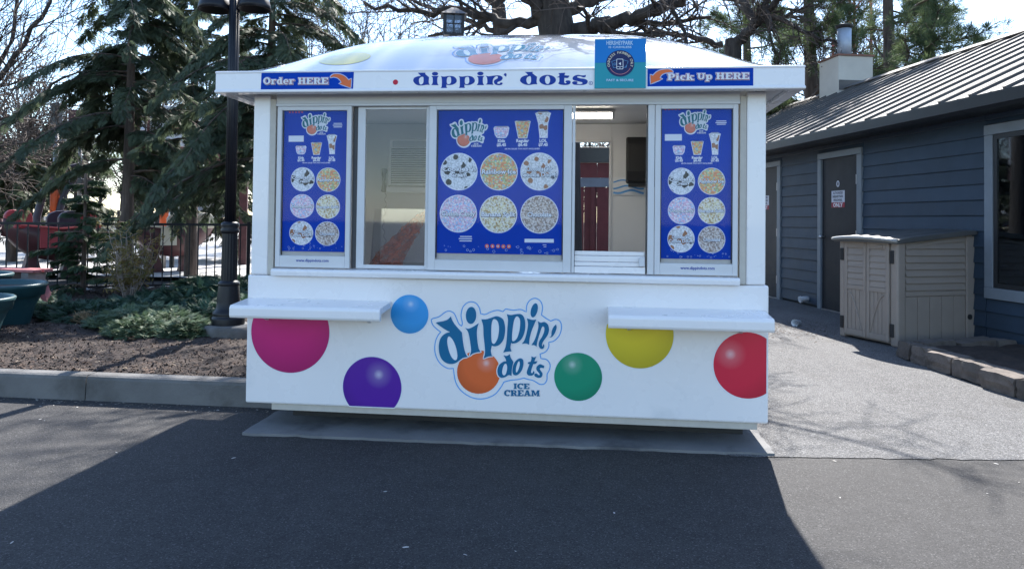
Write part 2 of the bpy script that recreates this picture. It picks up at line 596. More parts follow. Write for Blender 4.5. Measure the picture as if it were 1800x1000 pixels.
def slab_text(art, s, x0, base, width, cap, grow=0.0):
    tot = sum(SLAB[c][1] for c in s)
    kx = width / tot
    x = 0.0; i = 0
    for c in s:
        for poly in SLAB[c][0]:
            q = np.stack([x0 + (poly[:, 0] + x) * kx, base - poly[:, 1] * cap], 1)
            if grow: q = inflate(q, grow)
            art.step([q], i % 40); i += 1
        x += SLAB[c][1]

# the round logo, traced letter by letter (artwork units, y down)
LOGO = {
 'd': ['80,265c 105,258 150,250 190,235 218,208c 232,245 262,290 320,355c 328,430 340,500 358,555 375,575c 330,585 300,605 262,632 215,640 165,625 125,580 108,510 112,440 135,390 175,360 212,350c 180,335 140,310 105,285',
       '205,390 235,420 265,490 278,560 270,600 245,600 215,560 195,500 185,440 190,400'],
 'i': ['348,312c 380,320 425,300 472,270c 460,310 455,360 460,430 472,500 490,530c 450,535 415,548 388,570c 402,520 395,450 385,390 372,345'],
 'p': ['495,235c 540,235 590,220 640,208 690,235 708,290 710,350 695,420 660,465 620,480 590,475c 582,520 590,560 602,568c 560,572 515,590c 528,540 525,470 515,380 512,300',
       '620,235 645,260 655,320 645,400 620,450 600,455 588,430 585,360 588,280 600,240'],
 'p2': ['725,190c 760,198 800,192 850,190 880,220 892,280 885,350 860,410 820,445 780,455 765,450c 758,490 768,525c 730,528 693,535c 715,480 725,400 730,320 735,240',
        '828,215 845,250 840,330 820,400 795,430 775,430 772,390 778,320 790,250 808,215'],
 'i2': ['905,228c 950,242 990,240c 968,290 945,350 930,410 925,465c 895,455 860,458c 885,420 905,350 915,280'],
 'n': ['1003,255c 1030,268 1062,262 1092,285 1103,330 1092,375 1066,415 1046,445 1040,470 1046,482 1050,462 1060,470 1058,490 1045,503 1025,500 1010,475 1015,435 1040,395 1058,350 1060,315 1048,302 1035,320 1015,380 998,440 992,482c 970,470 945,470c 975,420 998,350 1008,300'],
 'q': ['1165,283c 1170,315 1155,360 1130,395 1105,400c 1122,385 1125,350 1140,310'],
 'd2': ['695,560c 725,565 752,550c 760,580 785,620c 772,680 768,745c 740,738 715,755 680,763 650,745 640,700 655,650 690,620 720,612c 712,590',
        '722,640 728,680 715,730 695,740 683,715 690,670 705,640'],
 'o': ['845,587 870,600 875,640 862,690 836,726 805,741 780,728 775,690 786,640 812,604', '836,614 842,632 835,672 820,706 810,713 806,698 810,662 824,624'],
 't': ['945,570c 968,578 990,570c 972,615c 1000,612c 985,635 962,640c 945,690 943,715 955,718 962,702 972,708 968,730 945,743 915,738 903,715 912,680 928,640c 912,636c 918,622 938,618c 945,595'],
 's': ['1060,655c 1055,675 1035,672 1020,680 1030,700 1045,725 1035,755 1005,762 975,748 972,728 990,722 1005,735 1015,738 1018,728 1005,710 990,690 992,662 1020,640 1045,648'],
}
DOTS_I = [(402, 200, 48, 78, 0.05), (971, 157, 30, 65, 0.25)]
CONTOUR = '40,255 45,230 110,210 165,170 205,160 245,180 268,225 290,275 315,297c 322,270 310,200 325,130 360,90 400,77 445,90 475,130 488,185c 530,192 580,170 640,155 690,168c 715,145 745,150 790,155 850,150 900,172c 905,110 935,65 980,50 1025,75 1045,130 1035,200c 1075,230 1117,255c 1160,240 1200,258 1213,310 1195,380 1150,430 1100,445c 1098,490 1070,530 1022,550c 1030,590c 1080,600 1110,640 1105,690 1085,730 1082,780 1060,815 1020,820 985,800 955,785 910,775 878,765c 820,778 760,785 700,800c 670,850 620,910 550,945 470,955 390,935 310,880 260,800 240,680c 190,680 130,645 90,590 70,520 75,440 100,380 125,350c 90,325 55,290'
LOGO_L = {k: [smooth_loop(s) for s in v] for k, v in LOGO.items()}
for i, (cx, cy, rx, ry, ro) in enumerate(DOTS_I): LOGO_L['dot%d' % i] = [ell(cx, cy, rx, ry, ro)]
CONT_L = smooth_loop(CONTOUR)
BALL_C, BALL_R = (470, 712), 196

def stuff(o):
    o['kind'] = 'stuff'
    return o

def logo(parent, mp, y, style, m_letter, m_halo, m_ball, m_cont, surf=None, icecream=True, cont=True):
    """style 'line': blue contour line; 'solid': white contour plate"""
    d = 0.0008
    kw = dict(surf=surf) if surf else {}
    def B(a, name, m, k, origin=None):
        return a.build(name, m, parent, y - d * k, origin, surf, d * k * 0.5)
    if cont:
        a = Art(mp)
        if style == 'line': a.line(CONT_L, 10)
        else: a.add([CONT_L])
        B(a, 'logo_outline', m_cont, 1)
    a = Art(mp); a.add([ell(*BALL_C, BALL_R, BALL_R, 0, 40)])
    c = mp(np.array([BALL_C], float))[0]
    if surf is None: B(a, 'printed_ball', m_ball, 2, (c[0], y - d * 2, c[1]))
    else: B(a, 'printed_ball', m_ball, 2)
    a = Art(mp)
    for i, l in enumerate(LOGO_L.values()): a.step([inflate(l[0], 9)], i)
    stuff(B(a, 'letter_halo', m_halo, 3))
    a = Art(mp)
    for i, l in enumerate(LOGO_L.values()):
        if style == 'line' and surf is None: B(Art(mp).add(l), 'letter', m_letter, 5)
        else: a.step(l, i)
    if a.p: stuff(B(a, 'logo_lettering', m_letter, 5))
    if icecream:
        a = Art(mp)
        slab_text(a, 'ICE', 786, 862, 145, 50)
        slab_text(a, 'CREAM', 700, 926, 322, 54)
        stuff(B(a, 'caption_lettering', m_letter if style == 'line' else m_halo, 5))

# ================================================================== SETTING
rng = np.random.default_rng(7)
random.seed(7)

def sheet(name, poly, z, m, kind='structure'):
    V, f = fill([np.array(poly, float)])
    me = bpy.data.meshes.new(name)
    V3 = [(x, y, z) for x, y in V]
    ff = []
    for t in f:
        a, b, c = (Vector(V3[i]) for i in t)
        ff.append(t if (b - a).cross(c - a).z > 0 else tuple(reversed(t)))
    me.from_pydata(V3, [], ff)
    me.update()
    return tag(link(name, me, m), kind=kind)

M_asph = mat_asphalt('dark asphalt', (0.022, 0.0215, 0.0225), (0.042, 0.041, 0.0415), (0.115, 0.112, 0.11), 190, 0.93, 0.5, crack=False)
M_old = mat_asphalt('weathered asphalt', (0.072, 0.072, 0.074), (0.125, 0.125, 0.127), (0.26, 0.257, 0.255), 150, 0.80, 0.9, crack=True)
M_conc = mat('pale concrete', (0.42, 0.41, 0.39), 0.85, var=0.15, scale=1.2, bs=0.3, bscale=80, dirt=((0.25, 0.24, 0.23), 0.9, 0.55))
M_pad = mat('pad concrete', (0.165, 0.165, 0.165), 0.85, var=0.18, scale=2.5, bs=0.35, bscale=90, dirt=((0.06, 0.06, 0.063), 2.0, 0.52))
M_kerb = mat('kerb concrete', (0.135, 0.132, 0.128), 0.9, var=0.18, scale=3.0, bs=0.5, bscale=70, dirt=((0.07, 0.066, 0.06), 2.2, 0.50))
M_mulch = mat('mulch soil', (0.040, 0.027, 0.021), 0.95, var=0.4, scale=14, bs=1.0, bscale=55)

def ragged(pts, step=0.06, amp=0.006, seed=1):
    rg = np.random.default_rng(seed)
    out = []
    for i in range(len(pts)):
        a = np.array(pts[i], float); b = np.array(pts[(i + 1) % len(pts)], float)
        L = np.linalg.norm(b - a); n = max(1, min(60, int(L / step)))
        for k in range(n):
            out.append(a + (b - a) * k / n + (rg.normal(0, amp, 2) if k else 0))
    return out

sheet('ground', [(-400, -300), (400, -300), (400, 600), (-400, 600)], 0.0, M_asph)
sheet('path', ragged([(1.40, -0.13), (3.1, 0.06), (5.2, 0.2), (9.0, 0.6), (9.0, 30), (-8, 30), (-8, 9.3), (-1.2, 9.0), (-1.3, 2.7), (1.40, 2.7)], 0.07, 0.008), 0.004, M_old)
pad_poly = ragged([(-1.585, -0.145), (-0.6, -0.135), (0.6, -0.10), (1.66, -0.075), (1.66, 2.6), (-1.62, 2.6)], 0.07, 0.005, 3)
b = MB(); b.prism([tuple(p) for p in pad_poly], -0.05, 0.016, 'z')
tag(b.build('concrete_pad', M_pad), kind='structure')
sheet('plaza', [(-60, 8.2), (-1.3, 10.2), (-1.3, 60), (-60, 60)], 0.09, M_conc)

# kerb: cast segments with open joints
kerb = tag(empty('kerb', (0, 0, 0)), kind='structure')
xs = [-12.0, -9.2, -6.15, -3.12, -1.30]
for i in range(len(xs) - 1):
    b = MB()
    n = 10
    prof = [(0.50, -0.05), (0.513, 0.15), (0.522, 0.172), (0.545, 0.182), (0.63, 0.183), (0.655, 0.178), (0.66, -0.05)]
    b.prism(prof, xs[i] + 0.004, xs[i + 1] - 0.004, 'x')
    b.build('kerb_segment', M_kerb, kerb)
b = MB()
b.prism([(-1.30, -0.05), (-1.30, 0.178), (-1.16, 0.178), (-1.16, -0.05)], 0.66, 9.0, 'y')
b.build('kerb_segment', M_kerb, kerb)

# mulch bed: lumpy sheet plus loose chips
_G = {}
def vnoise(x, y, s, seed):
    if seed not in _G: _G[seed] = np.random.default_rng(seed).random((64, 64))
    g = _G[seed]
    fx = x * s; fy = y * s
    ix = np.floor(fx).astype(int); iy = np.floor(fy).astype(int)
    tx = fx - ix; ty = fy - iy
    tx = tx * tx * (3 - 2 * tx); ty = ty * ty * (3 - 2 * ty)
    a = g[ix % 64, iy % 64]; b_ = g[(ix + 1) % 64, iy % 64]; c = g[ix % 64, (iy + 1) % 64]; d = g[(ix + 1) % 64, (iy + 1) % 64]
    return (a * (1 - tx) + b_ * tx) * (1 - ty) + (c * (1 - tx) + d * tx) * ty

def mulch_h(x, y):
    return 0.165 + 0.05 * (vnoise(x, y, 0.9, 1) - 0.5) + 0.05 * (vnoise(x, y, 4, 2) - 0.5) + 0.03 * (vnoise(x, y, 13, 3) - 0.5)

def grid_sheet(name, x0, x1, y0, y1, nx, ny, hf, m, mask=None):
    X, Y = np.meshgrid(np.linspace(x0, x1, nx), np.linspace(y0, y1, ny))
    Z = hf(X, Y)
    V = np.stack([X.ravel(), Y.ravel(), Z.ravel()], 1)
    i = np.arange(nx * ny).reshape(ny, nx)
    Fa = np.stack([i[:-1, :-1].ravel(), i[:-1, 1:].ravel(), i[1:, 1:].ravel(), i[1:, :-1].ravel()], 1)
    if mask is not None:
        cx = V[Fa].mean(1)
        Fa = Fa[mask(cx[:, 0], cx[:, 1])]
    return link(name, bigmesh(name, V, Fa, True), m)

def mul_edge(x, y):
    z = mulch_h(x, y)
    return np.where(y < 0.75, np.minimum(z, 0.172) , z)
o = grid_sheet('mulch_bed', -12.0, -1.30, 0.655, 8.35, 240, 180, mul_edge, M_mulch, lambda x, y: y < 6.75 + (x + 9.1) * 0.255)
tag(o, kind='structure')

def chips(name, P, size, m, seed, label=None, flat=0.5):
    """loose slivers: 5-vertex wedges"""
    rg = np.random.default_rng(seed)
    n = len(P)
    a = rg.random(n) * 2 * math.pi
    tilt = rg.normal(0, flat, n)
    L = size * (0.5 + rg.random(n)); Wd = L * (0.18 + 0.25 * rg.random(n))
    ux = np.stack([np.cos(a) * np.cos(tilt), np.sin(a) * np.cos(tilt), np.sin(tilt)], 1)
    uy = np.stack([-np.sin(a), np.cos(a), np.zeros(n)], 1)
    uz = cross(ux, uy)
    h = Wd * 0.35
    base = [(-.5, -.5, 0), (.5, -.35, 0), (.45, .5, 0), (-.4, .4, 0), (0, 0, 1)]
    V = np.concatenate([(P + ux * (L * p[0])[:, None] + uy * (Wd * p[1])[:, None] + uz * (h * p[2])[:, None])[:, None] for p in base], 1).reshape(-1, 3)
    k = np.arange(n)[:, None] * 5
    tri = np.array([(0, 1, 4), (1, 2, 4), (2, 3, 4), (3, 0, 4)])
    Fa = (k[:, None, :] + tri[None]).reshape(-1, 3)
    o = link(name, bigmesh(name, V, Fa), m)
    if label: tag(o, label[0], label[1], kind='stuff')
    return o

def mat_chips(name, cols):
    m, nt, b = newmat(name)
    v = coords(nt, True)
    vo = N(nt, 'ShaderNodeTexVoronoi'); vo.inputs['Scale'].default_value = 24; nt.links.new(v, vo.inputs['Vector'])
    s = N(nt, 'ShaderNodeSeparateColor'); nt.links.new(vo.outputs['Color'], s.inputs[0])
    nt.links.new(ramp(nt, s.outputs[0], cols, 'CONSTANT'), b.inputs['Base Color'])
    b.inputs['Roughness'].default_value = 0.9
    return m
M_chip = mat_chips('mulch chips', [(0, (0.032, 0.021, 0.016)), (0.35, (0.060, 0.038, 0.028)), (0.62, (0.020, 0.014, 0.012)), (0.86, (0.10, 0.064, 0.045)), (0.975, (0.24, 0.19, 0.14))])
n = 38000
u_ = rng.random(n); px = -7.5 + 6.2 * rng.random(n); py = 0.67 + 7.0 * u_ ** 1.7
ok = py < 6.6 + (px + 9.1) * 0.255
px, py = px[ok], py[ok]
chips('mulch_chips', np.stack([px, py, mulch_h(px, py) + 0.003], 1), 0.032, M_chip, 5, ('dark brown shredded bark chips loose over the planting bed', 'mulch'))

# ================================================================== KIOSK
kiosk = thing('ice_cream_kiosk', 'white ice cream kiosk with domed glossy roof, blue menu posters and coloured printed dots', 'kiosk', (0, 0, 0))
K = kiosk
def KB(name, m, boxes, bevel=0.004, parent=None):
    for bx in boxes:
        o = MB().box(*bx).build(name, m, parent or K, bevel=bevel)
    return o

# lower shell, gently flared towards the bottom
b = MB()
b.prism([(0.0, 0.165), (0.0, 0.99), (0.05, 0.99), (0.05, 0.165)], -1.64, 1.64, 'x')
front = b.build('front_panel', white, K, bevel=0.012)
for s in (-1, 1):
    KB('side_panel', white, [(min(s * 1.60, s * 1.638), max(s * 1.60, s * 1.638), 0.052, 2.2, 0.165, 0.99)], 0.008)
    KB('side_wall', white, [(min(s * 1.57, s * 1.612), max(s * 1.57, s * 1.612), 0.06, 2.2, 0.992, 2.15)], 0.004)
    KB('corner_post', white, [(min(s * 1.505, s * 1.62), max(s * 1.505, s * 1.62), 0.0, 0.058, 0.992, 2.16)], 0.01)
    KB('corner_trim_strip', beige, [(min(s * 1.466, s * 1.503), max(s * 1.466, s * 1.503), -0.006, 0.05, 0.995, 2.13)], 0.003)
KB('back_wall', inner, [(-1.568, -0.10, 2.10, 2.15, 0.20, 2.24), (0.745, 1.568, 2.10, 2.15, 0.20, 2.24), (-0.098, 0.743, 2.10, 2.15, 2.075, 2.24), (-0.098, 0.743, 2.10, 2.15, 0.20, 0.75)], 0)
KB('back_opening_frame', alu, [(0.722, 0.742, 2.07, 2.098, 0.75, 2.07), (-0.095, 0.74, 2.07, 2.098, 2.0745, 2.095), (-0.095, -0.075, 2.07, 2.098, 0.75, 2.07)], 0.002)
KB('floor', inner, [(-1.566, 1.566, 0.055, 2.09, 0.17, 0.2)], 0)
KB('ceiling', inner, [(-1.62, 1.62, 0.02, 2.2, 2.245, 2.26)], 0)
KB('inner_lining', inner, [(-1.566, -1.55, 0.06, 2.095, 0.21, 2.24), (1.55, 1.566, 0.06, 2.095, 0.21, 2.24)], 0)
KB('inner_counter', inner, [(-1.54, 1.54, 0.10, 0.55, 0.96, 0.995)], 0.004)
KB('skirt_board', beige, [(-1.47, 1.58, 0.02, 0.05, 0.122, 0.164)], 0.003)
KB('under_shade_panel', blackm, [(-1.44, 1.55, 0.30, 0.32, 0.017, 0.16)], 0)  # black panel added to stand for the deep shade under the body
KB('chassis', blackm, [(-1.4, 1.4, 0.45, 2.05, 0.07, 0.165), (-1.1, -0.8, 0.6, 1.7, 0.016, 0.07), (0.8, 1.1, 0.6, 1.7, 0.016, 0.07)], 0.004)
# window ledge
b = MB(); b.prism([(-0.05, 0.992), (-0.054, 1.02), (-0.045, 1.034), (0.05, 1.042), (0.05, 0.992)], -1.462, 1.462, 'x')
b.build('window_ledge', white, K, bevel=0.003)
# header above the windows
KB('window_header', alu, [(-1.464, 1.464, -0.004, 0.05, 2.10, 2.16), (-1.464, 1.464, -0.012, 0.045, 2.083, 2.099)], 0.002)
# folding serving shelves with a bull-nosed front lip
for x0, x1 in ((-1.63, -0.68), (0.68, 1.615)):
    b = MB(); b.prism([(-0.25, 0.745), (-0.257, 0.76), (-0.257, 0.805), (-0.245, 0.822), (-0.002, 0.842), (-0.002, 0.80), (-0.22, 0.785), (-0.225, 0.745)], x0, x1, 'x')
    sh = b.build('serving_shelf', white, K, bevel=0.004)
    for xx in (x0 + 0.12, x1 - 0.15): MB().prism([(-0.20, 0.784), (-0.002, 0.798), (-0.002, 0.70)], xx, xx + 0.02, 'x').build('bracket', alu, sh)

# ---- window band
def frame_rect(name, x0, x1, z0, z1, wl_, wr, wb, wt, y0, y1, m=None, bevel=0.0025):
    b = MB()
    b.box(x0, x0 + wl_, y0, y1, z0, z1); b.box(x1 - wr, x1, y0, y1, z0, z1)
    b.box(x0 + wl_, x1 - wr, y0, y1, z0, z0 + wb); b.box(x0 + wl_, x1 - wr, y0, y1, z1 - wt, z1)
    return b.build(name, m or alu, K, bevel=bevel)
ZB, ZT = 1.044, 2.082
frame_rect('poster_sash', -1.455, -0.960, ZB, ZT, 0.030, 0.030, 0.075, 0.026, -0.006, 0.022)
frame_rect('sliding_sash', -0.926, -0.455, ZB, ZT, 0.050, 0.022, 0.024, 0.018, 0.024, 0.048)
frame_rect('poster_sash', -0.452, 0.452, ZB, ZT, 0.048, 0.050, 0.066, 0.026, -0.006, 0.022)
frame_rect('poster_sash', 0.960, 1.455, ZB, ZT, 0.034, 0.030, 0.070, 0.026, -0.006, 0.022)
KB('mullion', alu, [(-0.4565, -0.4535, -0.002, 0.04, ZB, ZT), (0.455, 0.472, 0.0, 0.045, ZB, ZT), (0.918, 0.957, -0.002, 0.045, ZB, ZT)], 0.001)
KB('sash_track', alu_dark, [(-0.957, -0.929, 0.03, 0.045, ZB, ZT), (0.908, 0.916, 0.02, 0.04, ZB, ZT)], 0)
KB('pickup_sill_track', white, [(0.474, 0.906, 0.0, 0.05, 1.044, 1.085), (0.474, 0.906, 0.012, 0.05, 1.087, 1.112), (0.474, 0.906, 0.022, 0.06, 1.114, 1.150), (0.474, 0.906, 0.03, 0.06, 1.152, 1.178)], 0.004)
KB('sash_latch', alu, [(0.868, 0.902, -0.012, 0.012, 1.09, 1.145)], 0.003)
M_glass = mat_glass('window glass', (0.95, 0.96, 0.97), 0.7, 0.0)
M_glass2 = mat_glass('poster glass', (0.98, 0.985, 1.0), 0.16, 0.0)
KB('glass_pane', M_glass, [(-0.876, -0.478, 0.034, 0.038, ZB + 0.025, ZT - 0.019)], 0)
for x0, x1 in ((-1.424, -0.991), (-0.403, 0.401), (0.995, 1.424)):
    KB('glass_pane', M_glass2, [(x0, x1, 0.006, 0.010, ZB + 0.067, ZT - 0.027)], 0)
gasket = MB()
for x0, x1 in ((-1.424, -0.991), (-0.403, 0.401), (0.995, 1.424)):
    gasket.box(x0 - 0.0005, x0 + 0.006, 0.0115, 0.016, ZB + 0.077, ZT - 0.028); gasket.box(x1 - 0.006, x1 - 0.001, 0.0115, 0.016, ZB + 0.077, ZT - 0.028)
stuff(gasket.build('gasket', blackm, K))

# ---- posters
BEADS = {
 'cookies': mat_beads('beads cookies', [(0, (0.78, 0.80, 0.82)), (0.5, (0.62, 0.65, 0.68)), (0.8, (0.82, 0.83, 0.84))], 120, (0.42, 0.44, 0.46), ((0.010, 0.009, 0.009), 24, 0.40)),
 'rainbow': mat_beads('beads rainbow', [(0, (0.80, 0.26, 0.12)), (0.3, (0.80, 0.50, 0.18)), (0.52, (0.40, 0.60, 0.30)), (0.68, (0.30, 0.50, 0.60)), (0.82, (0.78, 0.70, 0.42))], 105, (0.40, 0.26, 0.10)),
 'dough': mat_beads('beads dough', [(0, (0.80, 0.80, 0.80)), (0.5, (0.62, 0.63, 0.64)), (0.8, (0.82, 0.82, 0.82))], 120, (0.45, 0.44, 0.43), ((0.34, 0.14, 0.06), 28, 0.36)),
 'cotton': mat_beads('beads cotton', [(0, (0.78, 0.52, 0.66)), (0.38, (0.80, 0.78, 0.82)), (0.72, (0.36, 0.58, 0.80))], 115, (0.42, 0.28, 0.40)),
 'banana': mat_beads('beads banana', [(0, (0.80, 0.74, 0.50)), (0.4, (0.80, 0.78, 0.70)), (0.82, (0.46, 0.30, 0.12))], 115, (0.40, 0.31, 0.16)),
 'choc': mat_beads('beads choc', [(0, (0.62, 0.53, 0.46)), (0.4, (0.74, 0.68, 0.63)), (0.75, (0.36, 0.27, 0.22))], 120, (0.14, 0.09, 0.07)),
}
B_orange = lambda nm, rad: mat_ball(nm, (0.62, 0.13, 0.06), (0.32, 0.42), rad)
NAMES = {'cookies': ["Cookies 'n", 'Cream'], 'rainbow': ['Rainbow Ice'], 'dough': ['Chocolate Chip', 'Cookie Dough'], 'cotton': ['Cotton Candy'], 'banana': ['Banana Split'], 'choc': ['Chocolate']}

def cup_outline(kind, cx, cy, w, h):
    if kind == 'kids': p = [(-.5, -.35), (-.42, -.5), (.42, -.5), (.5, -.35), (.46, -.15), (.42, .2), (.3, .46), (.2, .5), (-.2, .5), (-.3, .46), (-.42, .2), (-.46, -.15)]
    elif kind == 'reg': p = [(-.5, -.46), (-.4, -.5), (.4, -.5), (.5, -.46), (.48, -.4), (.28, .5), (-.28, .5), (-.48, -.4)]
    else: p = [(-.5, -.44), (-.3, -.5), (.3, -.5), (.5, -.44), (.44, -.36), (.3, -.05), (.27, .5), (-.22, .5), (-.3, -.05), (-.44, -.36)]
    return np.array([(cx + a * w, cy + b_ * h) for a, b_ in p])

def poster(label, Maff, rect, lg, discs, rad, cups, tax, texts, wide):
    """rect: art bounds; lg: (x, y, scale) of the logo; discs: (kind, x, y)"""
    mp = aff(Maff)
    c = mp(np.array([(rect[0], rect[1]), (rect[2], rect[3])], float))
    x0, x1 = sorted(c[:, 0]); z0, z1 = sorted(c[:, 1])
    b = MB(); b.box(x0, x1, 0.018, 0.022, z0, z1)
    P = b.build('menu_poster', P_blue, K)
    tag(P, label)
    y = 0.0172
    ls = lg[2]
    logo(P, aff(Maff, ls, ls, lg[0], lg[1]), y, 'solid', P_tealL, P_white, B_orange('poster ball ' + label[:12], BALL_R * ls * Maff[0][0]), P_white)
    sz = rad * 0.30
    halo = Art(mp); txt = Art(mp)
    for kind, dx, dy in discs:
        a = Art(mp); a.add([ell(dx, dy, rad, rad, 0, 36)])
        o = mp(np.array([(dx, dy)], float))[0]
        a.build('flavour_rim', P_white, P, y + 0.0004)
        a = Art(mp); a.add([ell(dx, dy, rad * 0.955, rad * 0.955, 0, 36)])
        a.build('flavour_disc', BEADS[kind], P, y, (o[0], y, o[1]))
        L = NAMES[kind]
        for i, s in enumerate(L):
            w = rad * (1.86 if len(s) > 9 else 1.3 if len(s) > 6 else 0.85)
            if s == 'Chocolate Chip': w = rad * 1.4
            yy = dy + (i - (len(L) - 1) / 2) * sz * 1.02
            put_text(halo, s, dx + rad * 0.008, yy + rad * 0.012, sz * 1.12, 0.085, w)
            put_text(txt, s, dx, yy, sz * 1.12, 0.035, w * 0.97)
    for kind, cx, cy, w, h, nm, price in cups:
        a = Art(mp); a.add([cup_outline(kind, cx, cy, w, h)])
        o = mp(np.array([(cx, cy)], float))[0]
        a.build('printed_cup', BEADS['rainbow' if kind == 'reg' else 'dough' if kind == 'lol' else 'cotton'], P, y, (o[0], y, o[1]))
        a = Art(mp); a.line(cup_outline(kind, cx, cy, w, h), w * 0.05)
        a.add([np.array([(cx - w * .3, cy - h * .52), (cx + w * .3, cy - h * .52), (cx + w * .4, cy - h * .46), (cx - w * .4, cy - h * .46)])])
        stuff(a.build('cup_rim', P_white, P, y - 0.0006))
        put_text(txt, nm, cx, tax - rad * 0.43, rad * (0.22 if wide else 0.26), 0.05)
        put_text(txt, price, cx, tax - rad * 0.22, rad * (0.22 if wide else 0.26), 0.05)
    put_text(txt, '6% PA SALES TAX NOT INCLUDED', (cups[0][1] + cups[2][1]) / 2 - (0 if wide else 0), tax, rad * (0.1 if wide else 0.13), 0.03, rad * 1.85 if wide else rad * 2.3)
    for bx in texts['bars']:
        txt.add([np.array([(bx[0], bx[1]), (bx[2], bx[1]), (bx[2], bx[3]), (bx[0], bx[3])], float)])
    stuff(halo.build('lettering_shadow', P_dk, P, y - 0.0006))
    stuff(txt.build('lettering', P_white, P, y - 0.0012))
    ic = Art(mp)
    for (ix, iy, ir) in texts['icons']: ic.add([ell(ix, iy, ir, ir, 0, 14)])
    stuff(ic.build('social_icons', P_orange if wide else P_red, P, y))
    wi = Art(mp)
    if wide:
        for j, (ix, iy, ir) in enumerate(texts['icons']):
            wi.add([np.array([(ix - ir * .35, iy - ir * .4), (ix + ir * .35, iy - ir * .4), (ix + ir * .35, iy + ir * .4), (ix - ir * .35, iy + ir * .4)])])
    else:
        for j, (ix, iy, ir) in enumerate(texts['icons']): wi.add([ell(ix, iy, ir * .35, ir * .35, 0, 8)])
    rg = np.random.default_rng(int(rect[0]))
    for j in range(30):
        bx_ = rect[0] + (rect[2] - rect[0]) * (0.03 + 0.94 * rg.random()); by_ = rect[3] - (rect[3] - rect[1]) * (0.012 + 0.05 * rg.random() ** 1.5)
        rr = rad * (0.02 + 0.05 * rg.random())
        if rr > rad * .045: wi.line(ell(bx_, by_, rr, rr, 0, 14), rad * 0.015)
        else: wi.add([ell(bx_, by_, rr * .6, rr * .6, 0, 8)])
    stuff(wi.build('printed_bubbles', P_sky2, P, y - 0.0006))
    return P

P_tealL = mat_print('print poster teal', (0.01, 0.16, 0.20))
P_dk = mat_print('print shadow', (0.03, 0.035, 0.06))
P_sky2 = mat_print('print pale blue', (0.45, 0.55, 0.75))

A2 = [[0.001149, 0.000014, -0.471413], [0.000007, -0.001144, 2.173027]]
A1 = [[0.00132, 0.000022, -1.609989], [0.000009, -0.001282, 2.216176]]
A3 = [[0.001234, 0.000009, 0.434919], [0.000009, -0.001257, 2.20012]]
poster('wide blue menu poster in the centre window, three flavour discs to a row', A2, (64, 92, 742, 898), (118, 138, 0.183),
       [('cookies', 178, 444), ('rainbow', 400, 444), ('dough', 622, 444), ('cotton', 175, 676), ('banana', 397, 678), ('choc', 622, 678)], 104,
       [('kids', 414, 227, 84, 62, 'Kids', '$5.45'), ('reg', 531, 213, 84, 95, 'Regular', '$6.45'), ('lol', 643, 188, 84, 142, 'LOL', '$7.45')], 319,
       {'bars': [(185, 799, 250, 804), (178, 811, 252, 816), (182, 823, 250, 828), (541, 811, 700, 831), (640, 842, 660, 845), (645, 852, 660, 855)],
        'icons': [(334, 853, 11), (365, 853, 11), (396, 853, 11), (425, 854, 11), (455, 854, 11)]}, True)
def icons(x0, y, n, dx, r): return [(x0 + i * dx, y, r) for i in range(n)]
poster('tall blue menu poster in the leftmost window', A1, (143, 112, 458, 838), (222, 128, 0.130),
       [('cookies', 237, 473), ('rainbow', 367, 475), ('cotton', 234, 609), ('banana', 365, 611), ('dough', 230, 744), ('choc', 361, 746)], 61,
       [('kids', 228, 325, 54, 42, 'Kids', '$5.45'), ('reg', 307, 318, 54, 62, 'Regular', '$6.45'), ('lol', 385, 297, 52, 98, 'LOL', '$7.45')], 390,
       {'bars': [(394, 190, 436, 194), (390, 199, 438, 203), (394, 208, 436, 212), (165, 252, 242, 283)], 'icons': icons(170, 133, 5, 16, 5)}, False)
poster('tall blue menu poster in the rightmost window', A3, (456, 102, 800, 848), (532, 112, 0.137),
       [('cookies', 553, 470), ('rainbow', 699, 470), ('cotton', 553, 612), ('banana', 699, 612), ('dough', 551, 750), ('choc', 699, 752)], 66,
       [('kids', 541, 318, 60, 44, 'Kids', '$5.45'), ('reg', 630, 308, 60, 66, 'Regular', '$6.45'), ('lol', 715, 288, 56, 106, 'LOL', '$7.45')], 383,
       {'bars': [(722, 176, 770, 180), (718, 184, 772, 188), (724, 192, 768, 196), (472, 240, 555, 272)], 'icons': icons(475, 118, 5, 17, 5)}, False)
for M_, cx, cy in ((A1, 293, 880), (A3, 628, 889)):
    a = Art(aff(M_)); put_text(a, 'www.dippindots.com', cx, cy, 20, 0.02, 165)
    stuff(a.build('web_address_lettering', P_navy, K, -0.0068))
# paper strip visible between poster and sash
KB('poster_backing', beige, [(-1.426, -0.989, 0.0235, 0.026, ZB + 0.07, ZT - 0.02), (-0.405, 0.403, 0.0235, 0.026, ZB + 0.06, ZT - 0.02), (0.993, 1.426, 0.0235, 0.026, ZB + 0.065, ZT - 0.02)], 0)

